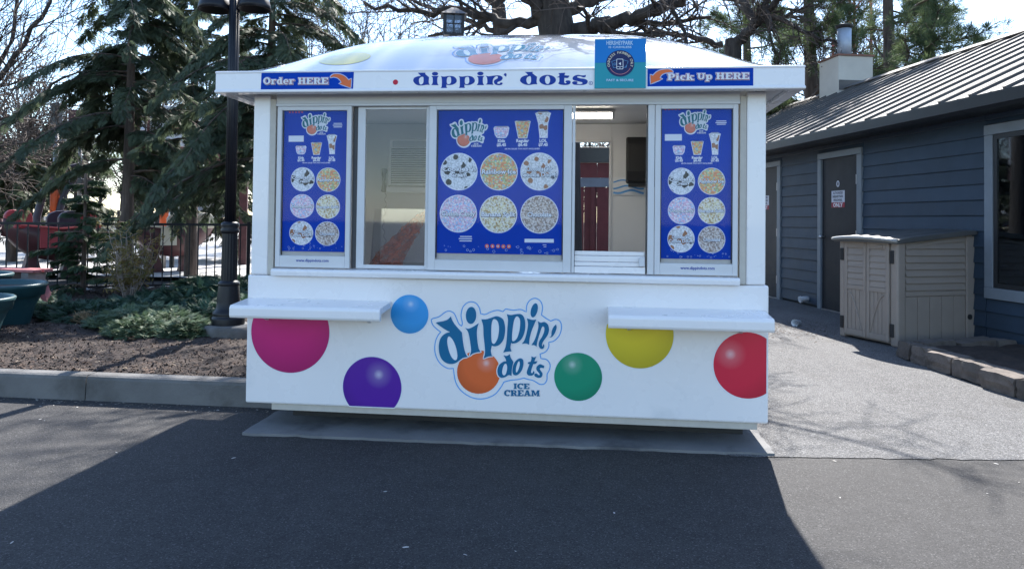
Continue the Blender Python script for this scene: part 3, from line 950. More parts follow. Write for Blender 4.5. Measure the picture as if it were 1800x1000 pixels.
# ---- printed balls on the front panel
def ball(name, col, x, z, r, hl, clip=None):
    l = ell(x, z, r, r, 0, 72)
    if clip:
        x0, x1, z0, z1 = clip
        l = np.stack([np.clip(l[:, 0], x0, x1), np.clip(l[:, 1], z0, z1)], 1)
        keep = [i for i in range(len(l)) if np.linalg.norm(l[i] - l[i - 1]) > 1e-6]
        l = l[keep]
    Art().add([inflate(l, 0.006)]).build('ball_border', P_white, K, -0.0008)
    return Art().add([l]).build(name, mat_ball('ball ' + str(col), col, hl, r), K, -0.0016, (x, -0.0016, z))
ball('printed_ball', (0.56, 0.006, 0.17), -1.345, 0.629, 0.262, (-0.1, 0.75), (-2, 2, 0, 0.738))
ball('printed_ball', (0.02, 0.30, 0.68), -0.561, 0.763, 0.122, (0.05, 0.52))
ball('printed_ball', (0.085, 0.010, 0.30), -0.797, 0.296, 0.191, (0.22, 0.42), (-2, 2, 0.172, 2))
ball('printed_ball', (0.0, 0.26, 0.14), 0.504, 0.407, 0.147, (-0.25, 0.5))
ball('printed_ball', (0.70, 0.55, 0.02), 0.875, 0.676, 0.205, (-0.2, 0.75), (-2, 2, 0, 0.738))
ball('printed_ball', (0.64, 0.014, 0.05), 1.515, 0.511, 0.198, (-0.5, 0.32), (-2, 1.627, 0, 2))
MLOGO = [[0.000697, 0.000009, -0.449116], [0.000022, -0.000688, 0.894676]]
logo(K, aff(MLOGO), -0.0002, 'line', P_teal, P_white, mat_ball('logo ball', (0.74, 0.13, 0.03), (0.35, 0.42), BALL_R * 0.000692), P_sky)

# ---- roof: fascia ring, soffit, domed glossy shell
FX, FY0, FY1, FZ0, FZ1 = 1.80, -0.16, 2.36, 2.146, 2.283
b = MB()
outer = [(-FX, FY0), (FX, FY0), (FX, FY1), (-FX, FY1)]
V, f = [], []
def ringpts(ins, z): return [(-FX - ins, FY0 - ins, z), (FX + ins, FY0 - ins, z), (FX + ins, FY1 + ins, z), (-FX - ins, FY1 + ins, z)]
prof = [(-0.07, FZ0 + 0.02), (-0.07, FZ0), (0.003, FZ0), (0.006, FZ0 + 0.006), (0.004, FZ0 + 0.016), (0.0, FZ0 + 0.02), (0.0, FZ1 - 0.014), (0.004, FZ1 - 0.010), (0.002, FZ1 - 0.001), (-0.012, FZ1 + 0.003)]
for ins, z in prof: V += ringpts(ins, z)
for i in range(len(prof) - 1):
    for j in range(4):
        j2 = (j + 1) % 4
        f.append((i * 4 + j, i * 4 + j2, (i + 1) * 4 + j2, (i + 1) * 4 + j))
b.raw(V, f)
b.build('fascia', white, K, bevel=0.004)
KB('soffit', mat('soffit', (0.42, 0.43, 0.45), 0.6, var=0.04), [(-1.735, 1.735, -0.092, -0.004, 2.168, 2.18), (-1.735, -1.622, -0.003, 2.30, 2.168, 2.18), (1.622, 1.735, -0.003, 2.30, 2.168, 2.18)], 0)
RH = 0.455
def roofz(x, y):
    u = x / (FX - 0.012); v = (y - 1.1) / 1.248
    return FZ1 + RH * (1 - np.abs(u) ** 4.0) * (1 - np.abs(v) ** 2.2)
X, Y = np.meshgrid(np.linspace(-FX + .012, FX - .012, 73), np.linspace(FY0 + .012, FY1 - .012, 49))
rip = 0.0015 * (vnoise(X + 5, Y + 5, 3.0, 21) - 0.5) * (1 - (X / FX) ** 2)
Zr = roofz(X, Y) + rip
i = np.arange(X.size).reshape(X.shape)
Fa = np.stack([i[:-1, :-1].ravel(), i[:-1, 1:].ravel(), i[1:, 1:].ravel(), i[1:, :-1].ravel()], 1)
roof = link('roof_shell', bigmesh('roof_shell', np.stack([X.ravel(), Y.ravel(), Zr.ravel()], 1), Fa, True), white_roof, K)

def on_roof(v, off):
    return np.stack([v[:, 0], v[:, 1], roofz(v[:, 0], v[:, 1]) + off + 0.0022], 1)
def roof_art(name, m, loops, off=0.0):
    a = Art()
    for l in loops: a.add([l])
    return a.build(name, m, roof, 0, None, on_roof, off)
G_roofy = mat('roof print yellow', (0.60, 0.52, 0.10), 0.16, var=0.03, coat=0.8)
G_rooft = mat('roof print teal', (0.03, 0.22, 0.32), 0.16, var=0.03, coat=0.8)
G_roofo = mat('roof print orange', (0.66, 0.16, 0.08), 0.16, var=0.03, coat=0.8)
G_roofw = mat('roof print white', (0.72, 0.76, 0.80), 0.16, var=0.03, coat=0.8)
roof_art('roof_print', G_roofy, [ell(-1.02, 0.02, 0.17, 0.10, 0.0, 40)])
roof_art('roof_print', G_roofy, [ell(0.75, 0.62, 0.17, 0.12, 0.0, 40)])
def roof_logo_map(a):
    return np.stack([(a[:, 0] - 600) * 0.00056 - 0.02, 0.24 - (a[:, 1]) * 0.00038], 1)
logo(roof, roof_logo_map, 0, 'line', G_rooft, G_roofw, G_roofo, P_sky, surf=on_roof, icecream=False)

# ---- fascia lettering
MD = [[0.000352, 0.000005, -0.560173], [-0.000003, -0.000348, 2.307211]]
MT = [[0.000295, 0.000003, 0.073584], [-0.000003, -0.000296, 2.300331]]
DD = ['190,130c 330,130c 325,155 390,210c 385,300 405,350c 350,345 250,358 170,345 120,300 110,260 130,220 190,195 245,188c',
      '255,205 215,240 215,300 235,338 265,335 290,300 292,220 280,205']
IS = '430,190c 565,188c 540,225 540,310 560,352c 430,350c 455,310 455,225'
PP = ['597,190c 660,200 760,188 840,205 880,260 865,310 800,345 730,350 700,340c 700,380 720,408c 585,408c 615,370 615,230',
      '740,205 710,230 705,300 720,330 755,330 780,300 780,230 765,205']
NN = '1385,185c 1440,195 1520,185 1620,180 1675,205 1680,240 1650,275 1600,295 1592,322 1630,325 1645,305 1680,310 1670,340 1610,352 1550,335 1530,290 1545,260 1590,235 1600,205 1570,195 1520,240 1510,310 1525,345c 1385,340c 1415,310 1410,220'
QQ = '1705,165 1725,140 1750,155 1748,190 1738,205c 1725,190 1708,180'
FL = []
sh_ = lambda l, dx: l + np.array([dx, 0])
FL.append([smooth_loop(s) for s in DD]); FL.append([smooth_loop(IS)]); FL.append([ell(497, 150, 55, 33)])
for dx in (0, 317): FL.append([sh_(smooth_loop(s), dx) for s in PP])
FL.append([sh_(smooth_loop(IS), 800)]); FL.append([ell(1295, 147, 55, 33)]); FL.append([smooth_loop(NN)]); FL.append([smooth_loop(QQ)])
for l in FL: Art(aff(MD)).add(l).build('letter', P_navy, K, FY0 - 0.0012)
FL = []
FL.append([smooth_loop('315,135c 490,135c 480,165 570,235c 560,330 575,390c 500,388 400,405 300,385 235,340 220,300 250,245 320,210 385,200c 350,160'), smooth_loop('410,225 365,250 350,310 370,365 400,385 430,370 445,330 445,250 430,222')])
FL.append([ell(785, 300, 170, 105), ell(785, 300, 52, 85)])
FL.append([smooth_loop('1005,160c 1145,150c 1130,205c 1230,210c 1215,245 1180,260 1130,255c 1125,340 1150,368 1172,352 1150,338 1170,310 1230,310 1255,340 1230,385 1150,402 1050,395 1000,370c 1025,330 1025,250c 970,245c 1020,225c 1025,190')])
FL.append([smooth_loop('1565,195c 1555,235 1510,245 1450,225 1400,225 1390,245 1450,265 1550,280 1600,320 1580,375 1500,400 1400,400 1310,390 1285,350 1320,325 1385,330 1395,350 1380,370 1440,385 1490,370 1480,345 1400,325 1310,300 1295,255 1330,215 1400,195 1470,205 1530,205')])
for l in FL: Art(aff(MT)).add(l).build('letter', P_navy, K, FY0 - 0.0012)
a = Art(aff(MT)); a.line(ell(1662, 362, 36, 36, 0, 20), 9); put_text(a, 'R', 1662, 364, 50, 0.01)
stuff(a.build('registered_mark', P_navy, K, FY0 - 0.0012))
a = Art(); a.add([ell(-0.632, 2.204, 0.0165, 0.0165, 0, 20)])
a.build('red_dot', P_red, K, FY0 - 0.0012)

# ---- ordering banners
def banner(label, Maff, rect, words, arrow):
    mp = aff(Maff)
    a = Art(mp); a.add([np.array(rect, float)])
    bn = a.build('banner', P_blue, K, FY0 - 0.0012)
    tag(bn, label)
    al = smooth_loop(arrow)
    h1, h2, h3 = Art(mp), Art(mp), Art(mp)
    for w, x0, base, wd, cap in words:
        slab_text(h1, w, x0, base, wd, cap, 16); slab_text(h2, w, x0, base, wd, cap, 7); slab_text(h3, w, x0, base, wd, cap)
    stuff(h1.build('lettering_outline', P_sky2, bn, FY0 - 0.002))
    Art(mp).add([inflate(al, 14)]).build('arrow_outline', P_sky2, bn, FY0 - 0.0018)
    stuff(h2.build('lettering_edge', P_red, bn, FY0 - 0.005))
    stuff(h3.build('lettering', P_white, bn, FY0 - 0.008))
    Art(mp).add([al]).build('arrow', P_orange, bn, FY0 - 0.0024)
banner('blue banner with white slab lettering and an orange arrow curving down to the right', [[0.000369, 0.000007, -1.530414], [-0.000003, -0.000357, 2.300059]],
       [(92, 70), (1716, 62), (1698, 388), (76, 396)], [('Order', 132, 288, 560, 118), ('HERE', 748, 288, 535, 116)],
       '1305,165 1340,120 1400,105 1480,112 1560,150 1625,215c 1672,188c 1660,348c 1458,275c 1500,258c 1480,215 1430,172 1360,155c')
banner('blue banner with white slab lettering and an orange arrow curving down to the left', [[0.000355, 0.000002, 0.889538], [-0.000003, -0.000364, 2.308213]],
       [(26, 92), (1744, 62), (1742, 388), (26, 408)], [('Pick', 352, 294, 440, 108), ('Up', 838, 280, 250, 100), ('HERE', 1142, 280, 540, 108)],
       '72,200c 115,215c 180,155 260,122 360,112 425,130 445,162c 380,162 300,178 250,210 225,258c 270,270c 80,350c')

# ---- things inside the kiosk
ac = thing('air_conditioner', 'white window air conditioner with louvred grille on the back wall inside the kiosk', 'air conditioner', (-0.95, 2.09, 1.66))
b = MB(); b.box(-0.30, 0.30, -0.22, 0, 0, 0.42); b.build('housing', inner, ac, bevel=0.012)
b = MB()
for k in range(15): b.prism([(-0.238, 0.03 + k * 0.02), (-0.223, 0.042 + k * 0.02), (-0.223, 0.032 + k * 0.02)], -0.265, 0.265, 'x')
stuff(b.build('grille', inner, ac))
MB().box(-0.27, 0.27, -0.2225, -0.2205, 0.02, 0.335).build('filter', mat_print('filter dark', (0.10, 0.10, 0.10)), ac)  # dark panel added behind the slats so the grille gaps read dark
b = MB(); b.box(-0.26, 0.2, -0.226, -0.2205, 0.345, 0.40); b.build('control_panel', P_grey, ac)
b = MB(); b.box(-0.32, 0.32, -0.2, 0, -0.06, -0.01); b.build('bracket', inner, ac, bevel=0.004)
ph = thing('wall_telephone', 'dark wall telephone handset with dangling cord inside the kiosk', 'telephone', (-1.33, 2.09, 1.62))
b = MB(); b.tube([(0, -0.05, 0.0), (0.004, -0.075, 0.04), (0.004, -0.08, 0.1), (0, -0.075, 0.15), (0, -0.05, 0.19)], [0.03, 0.022, 0.016, 0.022, 0.03], 10); b.build('handset', mat('phone plastic', (0.10, 0.095, 0.09), 0.5), ph, smooth=True)
b = MB(); b.box(-0.04, 0.04, -0.045, 0, -0.01, 0.2); b.build('base', inner, ph, bevel=0.008)
b = MB(); b.tube([(0.01 * math.sin(k * 0.9) + 0.012 * math.sin(k * .2), -0.03, -0.02 - k * 0.012) for k in range(45)], 0.004, 5); b.build('cord', P_grey, ph)
td = thing('towel_dispenser', 'black wall paper towel dispenser inside the pick up window', 'dispenser', (1.02, 2.09, 1.70))
b = MB(); b.prism([(0, 0), (-0.17, 0.02), (-0.21, 0.10), (-0.21, 0.34), (-0.16, 0.40), (0, 0.42)], -0.15, 0.15, 'x'); b.build('cover', blackm, td, bevel=0.015)
b = MB(); b.box(-0.13, 0.13, -0.10, -0.06, -0.03, 0.0); b.build('towel_slot', alu_dark, td)
ws = thing('wave_decal_board', 'small white board with blue wave stripes on the kiosk back wall', 'sign', (0.86, 2.085, 1.60))
b = MB(); b.box(-0.11, 0.20, 0, 0.008, 0, 0.16); b.build('board', P_white, ws)
a = Art()
for k, zz in enumerate((0.03, 0.07, 0.12)):
    t = np.linspace(-0.10, 0.17, 14); a.line(np.stack([t, zz + 0.014 * np.sin(t * 26 + k)], 1), 0.018 - 0.003 * k, False)
stuff(a.build('wave_stripes', P_sky, ws, -0.002))
lm = thing('ceiling_light', 'lit fluorescent batten with warm tubes on the kiosk ceiling', 'light', (0.40, 1.30, 2.235))
b = MB(); b.box(-0.35, 0.35, -0.08, 0.08, -0.02, 0.0); b.build('housing', inner, lm, bevel=0.004)
m_l, nt_l, b_l = newmat('lit tube')
b_l.inputs['Emission Color'].default_value = (1.0, 0.92, 0.78, 1); b_l.inputs['Emission Strength'].default_value = 5.0
for dy in (-0.045, 0.045):
    b = MB(); b.tube([(-0.32, dy, -0.038), (0.32, dy, -0.038)], 0.015, 10); b.build('tube', m_l, lm, smooth=True)
for fx in (-0.345, 0.325): MB().box(fx, fx + 0.02, -0.075, 0.075, -0.065, -0.0205).build('end_cap', inner, lm)
# clear acrylic guard with a crumpled orange foil sheet standing in for a reflection
M_acr = mat_glass('acrylic', (0.86, 0.89, 0.93), 1.0, 0.10)
gd = thing('acrylic_guard', 'clear acrylic counter guard standing behind the order window glass', 'screen', (-0.60, 0.22, 0.9955))
b = MB(); b.prism([(-0.295, 0), (0.35, 0), (0.35, 0.435), (-0.268, 0.435)], 0, 0.005, 'y'); b.build('panel', M_acr, gd)
for fx in (-0.20, 0.20): MB().box(fx, fx + 0.06, 0.006, 0.06, 0, 0.06).build('foot', M_acr, gd)
fb = thing('glare_sheet', 'crumpled orange foil sheet standing in for a reflection in the acrylic guard', 'bag', (-0.70, 0.40, 0.9955))
rg = np.random.default_rng(4)
nu, nv = 26, 14
V = []
for side in (0, 1):
    for a_ in range(nu):
        for c_ in range(nv):
            q, w = a_ / (nu - 1), c_ / (nv - 1) - 0.5
            wid = 0.26 * (1 - 0.55 * q)
            V.append((-0.16 + 0.27 * q ** 1.2 + w * wid + rg.normal(0, .005), 0.035 * math.sin(7 * w + 5 * q) + rg.normal(0, .012) + (0.05 if side else 0), 0.41 * q + 0.05 * w * q + rg.normal(0, .004) * (a_ > 0)))
f = []
nn_ = nu * nv
for a_ in range(nu - 1):
    for c_ in range(nv - 1):
        k = a_ * nv + c_
        f += [(k, k + 1, k + nv + 1), (k, k + nv + 1, k + nv), (nn_ + k, nn_ + k + nv + 1, nn_ + k + 1), (nn_ + k, nn_ + k + nv, nn_ + k + nv + 1)]
b = MB(); b.raw(V, f)
m_f, nt_f, b_f = newmat('orange foil')
b_f.inputs['Base Color'].default_value = (1.0, 0.26, 0.10, 1); b_f.inputs['Roughness'].default_value = 0.18; b_f.inputs['Coat Weight'].default_value = 0.6
tl_ = N(nt_f, 'ShaderNodeBsdfTranslucent'); tl_.inputs[0].default_value = (1.0, 0.34, 0.16, 1)
mx_ = N(nt_f, 'ShaderNodeMixShader'); mx_.inputs[0].default_value = 0.4
nt_f.links.new(b_f.outputs[0], mx_.inputs[1]); nt_f.links.new(tl_.outputs[0], mx_.inputs[2]); tp_ = N(nt_f, 'ShaderNodeBsdfTransparent'); tp_.inputs[0].default_value = (1.0, 0.78, 0.70, 1)
my_ = N(nt_f, 'ShaderNodeMixShader'); nt_f.links.new(ramp(nt_f, noise(nt_f, coords(nt_f), 26.0, 3), [(0.42, (0.15, 0.15, 0.15)), (0.6, (0.9, 0.9, 0.9))]), my_.inputs[0])
nt_f.links.new(mx_.outputs[0], my_.inputs[1]); nt_f.links.new(tp_.outputs[0], my_.inputs[2]); nt_f.links.new(my_.outputs[0], nt_f.nodes['Material Output'].inputs[0])
b.build('glare', m_f, fb)
jk = thing('dark_cloth_bag', 'dark folded cloth bag beside the foil sheet behind the order window', 'bag', (-0.50, 0.42, 0.9955))
b = MB(); b.prism([(-0.02, 0.0), (-0.02, 0.16), (0.03, 0.24), (0.09, 0.30), (0.16, 0.28), (0.18, 0.10), (0.17, 0.0)], -0.05, 0.05, 'y'); b.build('cloth', mat('dark cloth', (0.03, 0.03, 0.04), 0.9, bs=0.6, bscale=30), jk, bevel=0.02)

# ---- cashless payment sign standing on the roof edge
sg = thing('payment_sign', 'square teal and blue cashless payment sign with round dark emblem, fixed to the fascia', 'sign', (0, 0, 0))
MS = [[0.000352, 0.000003, 0.568003], [-0.000004, -0.000358, 2.482832]]
ms = aff(MS)
yS = FY0 - 0.014
b = MB(); b.box(0.587, 0.889, yS, yS + 0.005, 2.154, 2.449); b.build('board', mat_print('sign teal', (0.02, 0.30, 0.36)), sg)
b = MB(); b.box(0.72, 0.76, yS + 0.006, yS + 0.012, 2.16, 2.38); b.build('mounting_strip', alu, sg)
a = Art(ms); a.add([np.array([(56, 108), (906, 90), (900, 480), (52, 492)], float)]); a.build('blue_panel', mat_print('sign blue', (0.003, 0.19, 0.55)), sg, yS - 0.0008)
a = Art(ms); a.add([ell(478, 502, 236, 220, 0, 48)]); a.build('emblem_disc', mat_print('sign navy', (0.012, 0.022, 0.10)), sg, yS - 0.0016)
a = Art(ms); put_text(a, 'HERSHEYPARK', 470, 158, 92, 0.03, 446); put_text(a, 'IS CASHLESS', 476, 230, 48, 0.03, 385); put_text(a, 'FAST & SECURE', 474, 780, 52, 0.03, 450)
stuff(a.build('lettering', mat_print('sign pale lettering', (0.45, 0.62, 0.80)), sg, yS - 0.0024))
a = Art(ms)
s_ = 'CASHLESS PAYMENT ONLY'
for k, ch in enumerate(s_):
    if ch == ' ': continue
    an = R(-198 + 216 * (k + 0.5) / len(s_))
    put_text(a, ch, 478 + 196 * math.cos(an), 502 + 182 * math.sin(an), 56, 0.02, None, an + math.pi / 2)
stuff(a.build('emblem_lettering', mat_print('sign cream', (0.70, 0.62, 0.48)), sg, yS - 0.0024))
a = Art(ms)
t = np.radians(np.linspace(25, 155, 24)); a.line(np.stack([478 + 185 * np.cos(t), 502 + 180 * np.sin(t)], 1), 9, False)
a.build('emblem_arc', mat_print('sign pink', (0.55, 0.20, 0.22)), sg, yS - 0.0024)
a = Art(ms)
def rrect(x0, y0, x1, y1, r): 
    o = []
    for cx, cy, a0 in ((x1 - r, y1 - r, 0), (x0 + r, y1 - r, 90), (x0 + r, y0 + r, 180), (x1 - r, y0 + r, 270)):
        for t_ in np.radians(np.linspace(a0, a0 + 90, 5)): o.append((cx + r * math.cos(t_), cy + r * math.sin(t_)))
    return np.array(o)
a.line(rrect(420, 430, 525, 595, 14), 9); a.line(np.array([(424, 556), (521, 556)], float), 7, False); a.add([ell(474, 576, 8, 8, 0, 10)])
a.add([np.array([(452, 505), (490, 480), (490, 535)], float)])
stuff(a.build('phone_icon', P_white, sg, yS - 0.0024))
a = Art(ms); a.line(np.array([(412, 445), (335, 470), (365, 575), (412, 570)], float), 8, False); a.line(ell(388, 512, 18, 18, 0, 14), 7); a.line(np.array([(535, 445), (610, 465), (575, 572), (535, 565)], float), 8, False); a.line(np.array([(608, 490), (565, 565)], float), 8, False)
stuff(a.build('card_icon', mat_print('sign icon blue', (0.10, 0.30, 0.55)), sg, yS - 0.0024))

# ================================================================== BLUE HOUSE ON THE RIGHT
HZ = 0.2176
house = thing('service_building', 'blue grey clapboard service building with ribbed metal roof and two dark doors', 'building', (4.225, 7.79, 0), HZ)
H = house
M_side = mat('blue grey siding', (0.018, 0.036, 0.060), 0.6, var=0.12, scale=3.0, bs=0.12, bscale=40, rnd=0.14)
M_trimb = mat('grey trim paint', (0.17, 0.195, 0.22), 0.55, var=0.08, scale=5)
M_door = mat('dark door paint', (0.006, 0.008, 0.012), 0.6, var=0.12, scale=3)
M_wallb = mat('wall sheathing', (0.02, 0.025, 0.03), 0.9)
M_seam = mat('zinc roof', (0.115, 0.108, 0.103), 0.72, 0.0, var=0.10, scale=1.2, rnd=0.10, spec=0.2, dirt=((0.085, 0.08, 0.076), 2.0, 0.55))
M_gut = mat('black gutter', (0.018, 0.019, 0.021), 0.4, var=0.1)
M_steel = mat('brushed steel', (0.55, 0.55, 0.56), 0.3, 0.9, var=0.05)
S0, S1 = -7.0, 7.4
MB().box(0.03, 0.2, S0, S1, 0, 2.72).build('wall', M_wallb, H)
MB().box(3.2, 3.36, S0, S1, 0, 2.72).build('wall', M_wallb, H)
for yy in (S0, S1 - 0.15):
    MB().prism([(0.205, 0), (3.195, 0), (3.195, 2.7), (1.7, 3.55), (0.205, 2.85)], yy, yy + 0.15, 'y').build('gable_wall', M_side, H)
rows = 15
ph_ = 0.1795
def plank(s0, s1, z0, z1):
    b = MB(); b.prism([(0.03, z0), (-0.012, z0), (-0.014, z0 + 0.006), (0.006, z1 - 0.001), (0.03, z1 - 0.001)], s0, s1, 'y')
    # prism axis y gives (a, d, b): x = a, z = b
    b.build('siding_plank', M_side, H)
for r_ in range(rows):
    z0 = 0.045 + r_ * ph_; z1 = min(z0 + ph_, 2.70)
    segs = [(S0, -3.575), (-3.565, -1.165), (0.075, 1.365), (2.635, S1)]
    for a0, a1 in segs:
        if a0 == S0:
            if z0 < 0.55: plank(a0, a1, z0, min(z1, 0.545))
            elif z1 > 2.5: plank(a0, a1, max(z0, 2.505), z1)
        else: plank(a0, a1, z0, z1)
    if z1 > 2.5:
        plank(-1.163, 0.073, max(z0, 2.495), z1); plank(1.367, 2.633, max(z0, 2.495), z1)
def trim(s0, s1, z0, z1, d=0.03): MB().box(-d, 0.032, s0, s1, z0, z1).build('trim_board', M_trimb, H, bevel=0.004)
for a0, a1 in ((-1.16, 0.07), (1.37, 2.63)):
    trim(a0, a0 + 0.12, 0.0, 2.395); trim(a1 - 0.10, a1, 0.0, 2.395); trim(a0, a1, 2.397, 2.49, 0.034)
P_pale = mat_print('door print pale', (0.55, 0.56, 0.62))
def door(s0, s1, label):
    D = MB().box(0.002, 0.03, s0, s1, 0.02, 2.395).build('door', M_door, H, bevel=0.003)
    tag(D, label)
    MB().box(-0.012, 0.03, s0, s1, 0.0, 0.018).build('threshold', M_steel, D)
    sc = s0 + (s1 - s0) * 0.54
    def plate(nm, y0, y1, z0, z1, m, d): return MB().box(-0.002 - d, 0.002 - d if d else 0.0015, y0, y1, z0, z1).build(nm, m, D)
    plate('sign_plate', sc - 0.185, sc + 0.185, 1.70, 1.88, P_pale, 0)
    plate('sign_band', sc - 0.185, sc + 0.185, 1.62, 1.699, mat_print('door print red', (0.30, 0.03, 0.05)), 0)
    def lines(items, nm, m):
        pts = []
        for s_, z_, size, w in items:
            V, f = text2d(s_, 0.03)
            wd = V[:, 0].max() - V[:, 0].min()
            V[:, 0] -= (V[:, 0].max() + V[:, 0].min()) / 2; V[:, 1] -= 0.35
            pts.append((np.stack([np.full(len(V), -0.003), sc - V[:, 0] * w / wd, z_ + V[:, 1] * size], 1), [tuple(reversed(q)) for q in f]))
        b = MB()
        for v_, f_ in pts: b.raw(v_, f_)
        stuff(b.build(nm, m, D))
    lines([('AUTHORIZED', 1.845, 0.05, 0.28), ('HERSHEYPARK', 1.79, 0.05, 0.30), ('PERSONNEL', 1.735, 0.05, 0.25)], 'sign_lettering', P_dk)
    lines([('ONLY', 1.66, 0.085, 0.27)], 'sign_lettering', P_white)
    b = MB()
    a_ = np.linspace(0, 2 * math.pi, 17)[:-1]
    V = [(-0.003, sc + 0.045 * math.cos(t), 1.985 + 0.05 * math.sin(t)) for t in a_] + [(-0.003, sc + 0.018 * math.cos(t), 1.985 + 0.03 * math.sin(t)) for t in a_]
    b.raw(V, [(i, (i + 1) % 16, 16 + (i + 1) % 16, 16 + i) for i in range(16)]); b.build('emblem', P_pale, D)
    b = MB(); b.tube([(0, s1 - 0.07, 1.16), (-0.05, s1 - 0.07, 1.16)], 0.012, 8); b.lathe([(0.0, -0.03), (0.024, -0.02), (0.032, 0), (0.024, 0.02), (0.0, 0.03)], 14, (-0.065, s1 - 0.07, 1.16)); b.build('knob', M_steel, D, True)
    for z_ in (0.35, 1.2, 2.03):
        MB().box(-0.012, 0.001, s0 + 0.03, s0 + 0.045, z_ - 0.07, z_ + 0.07).build('hinge', M_steel, D)
door(-1.038, -0.032, 'dark door nearest the storage shed')
door(1.492, 2.528, 'dark door farthest along the wall')
# big window
W0, W1 = -6.4, -3.57
trim(W1 - 0.125, W1 - 0.002, 0.68, 2.38); trim(W0, W0 + 0.125, 0.68, 2.38); trim(W0, W1 - 0.002, 2.382, 2.495, 0.034); trim(W0, W1 - 0.002, 0.555, 0.678, 0.034)
win = MB().box(0.004, 0.031, W0 + 0.126, W1 - 0.127, 0.681, 2.379).build('window', mat('dark room', (0.006, 0.007, 0.010), 0.9), H)
def bar(y0, y1, z0, z1): MB().box(-0.018, 0.003, y0, y1, z0, z1).build('window_frame', M_gut, win)
bar(W1 - 0.18, W1 - 0.128, 0.682, 2.378); bar(W0 + 0.127, W0 + 0.18, 0.682, 2.378); bar(W0 + 0.181, W1 - 0.181, 0.682, 0.73); bar(W0 + 0.181, W1 - 0.181, 2.33, 2.378)
MB().box(-0.008, -0.005, W0 + 0.182, W1 - 0.182, 0.732, 2.328).build('pane', mat_glass('dark pane', (0.5, 0.55, 0.6), 0.5, 0.0), win)
# eaves, gutter
MB().box(-0.42, 0.028, S0, S1, 2.615, 2.63).build('soffit', M_gut, H)
b = MB(); b.prism([(-0.40, 2.60), (-0.40, 2.60 + 0.145), (-0.425, 2.745), (-0.43, 2.61), (-0.47, 2.60), (-0.51, 2.625), (-0.515, 2.735), (-0.53, 2.742), (-0.53, 2.72), (-0.526, 2.615), (-0.475, 2.585), (-0.42, 2.585)], S0 - 0.1, S1 + 0.1, 'y'); b.build('gutter', M_gut, H)
for k in range(8):
    MB().box(-0.522, -0.41, S0 + 0.3 + k * 1.9, S0 + 0.33 + k * 1.9, 2.728, 2.733).build('gutter_bracket', M_gut, H)
# standing seam panels
PT = R(25.0)
ct, st_ = math.cos(PT), math.sin(PT)
RL = 4.15
pitch = 0.485
def roofpt(d, h): return (-0.455 + d * ct - h * st_, 2.755 + d * st_ + h * ct)
panel_me = None
npan = int((S1 - S0 + 0.4) / pitch)
for k in range(npan):
    s0 = -0.07 - 14 * pitch + k * pitch + 0.02
    if panel_me is None:
        b = MB()
        q = [roofpt(0, 0), roofpt(RL, 0), roofpt(RL, -0.012), roofpt(0, -0.012)]
        b.prism(q, 0.0, pitch - 0.002, 'y')
        for (w0, w1, h) in ((0.0, 0.04, 0.03), (0.25, 0.258, 0.004)):
            q2 = [roofpt(-0.004, 0.001), roofpt(-0.004, h), roofpt(RL, h), roofpt(RL, 0.001)]
            b.prism(q2, w0, w1, 'y')
        o = b.build('roof_panel', M_seam, H, loc=(0, s0, 0)); panel_me = o.data
    else:
        link('roof_panel', panel_me, M_seam, H, (0, s0, 0))
rx, rz_ = roofpt(RL, 0)
b = MB(); b.prism([(rx - 0.16, rz_ - 0.02), (rx, rz_ + 0.075), (rx + 0.16, rz_ - 0.02), (rx + 0.12, rz_ - 0.04), (rx, rz_ + 0.03), (rx - 0.12, rz_ - 0.045)], S0 - 0.1, S1 + 0.2, 'y'); b.build('ridge_cap', M_seam, H)
b = MB(); b.prism([(rx, rz_), (rx + 3.6, rz_ - 1.68), (rx + 3.6, rz_ - 1.70), (rx, rz_ - 0.02)], S0 - 0.1, S1 + 0.2, 'y'); b.build('rear_roof', M_seam, H)
# chimney box and flue pipe
M_cream = mat('cream stucco', (0.50, 0.47, 0.41), 0.85, var=0.08, scale=2, bs=0.2, bscale=60, dirt=((0.32, 0.28, 0.24), 1.5, 0.6))
ch = MB().box(3.02, 3.86, 4.75, 5.6, 3.9, 5.24).build('chimney', M_cream, H, bevel=0.01)
MB().box(2.99, 3.89, 4.72, 5.63, 5.242, 5.28).build('chimney_cap', mat('rust cap', (0.20, 0.09, 0.06), 0.7), ch)
b = MB(); b.lathe([(0.16, 5.282), (0.16, 6.02)], 18, (3.42, 5.2, 0)); b.build('flue_pipe', mat('blue grey flue', (0.34, 0.39, 0.46), 0.5, 0.4, var=0.15, scale=4), ch, True)
b = MB(); b.lathe([(0.165, 5.98), (0.20, 6.022), (0.21, 6.06), (0.10, 6.10)], 18, (3.42, 5.2, 0)); b.build('flue_cap', M_gut, ch)
MB().box(3.03, 3.6, 4.735, 4.748, 4.45, 4.68).build('flashing', M_seam, ch)
# clean-out stub on the wall
ps = thing('drain_stub', 'short white plastic pipe stub at the foot of the blue wall', 'pipe', (4.10, 8.17, 0.12), HZ)
b = MB(); b.tube([(0.06, 0, 0.0), (-0.05, 0, 0.0), (-0.09, 0, -0.01)], 0.045, 12); b.build('pipe', alu, ps, True)
b = MB(); b.tube([(-0.085, 0, -0.008), (-0.115, 0, -0.014)], 0.056, 12); b.build('pipe_cap', alu, ps)

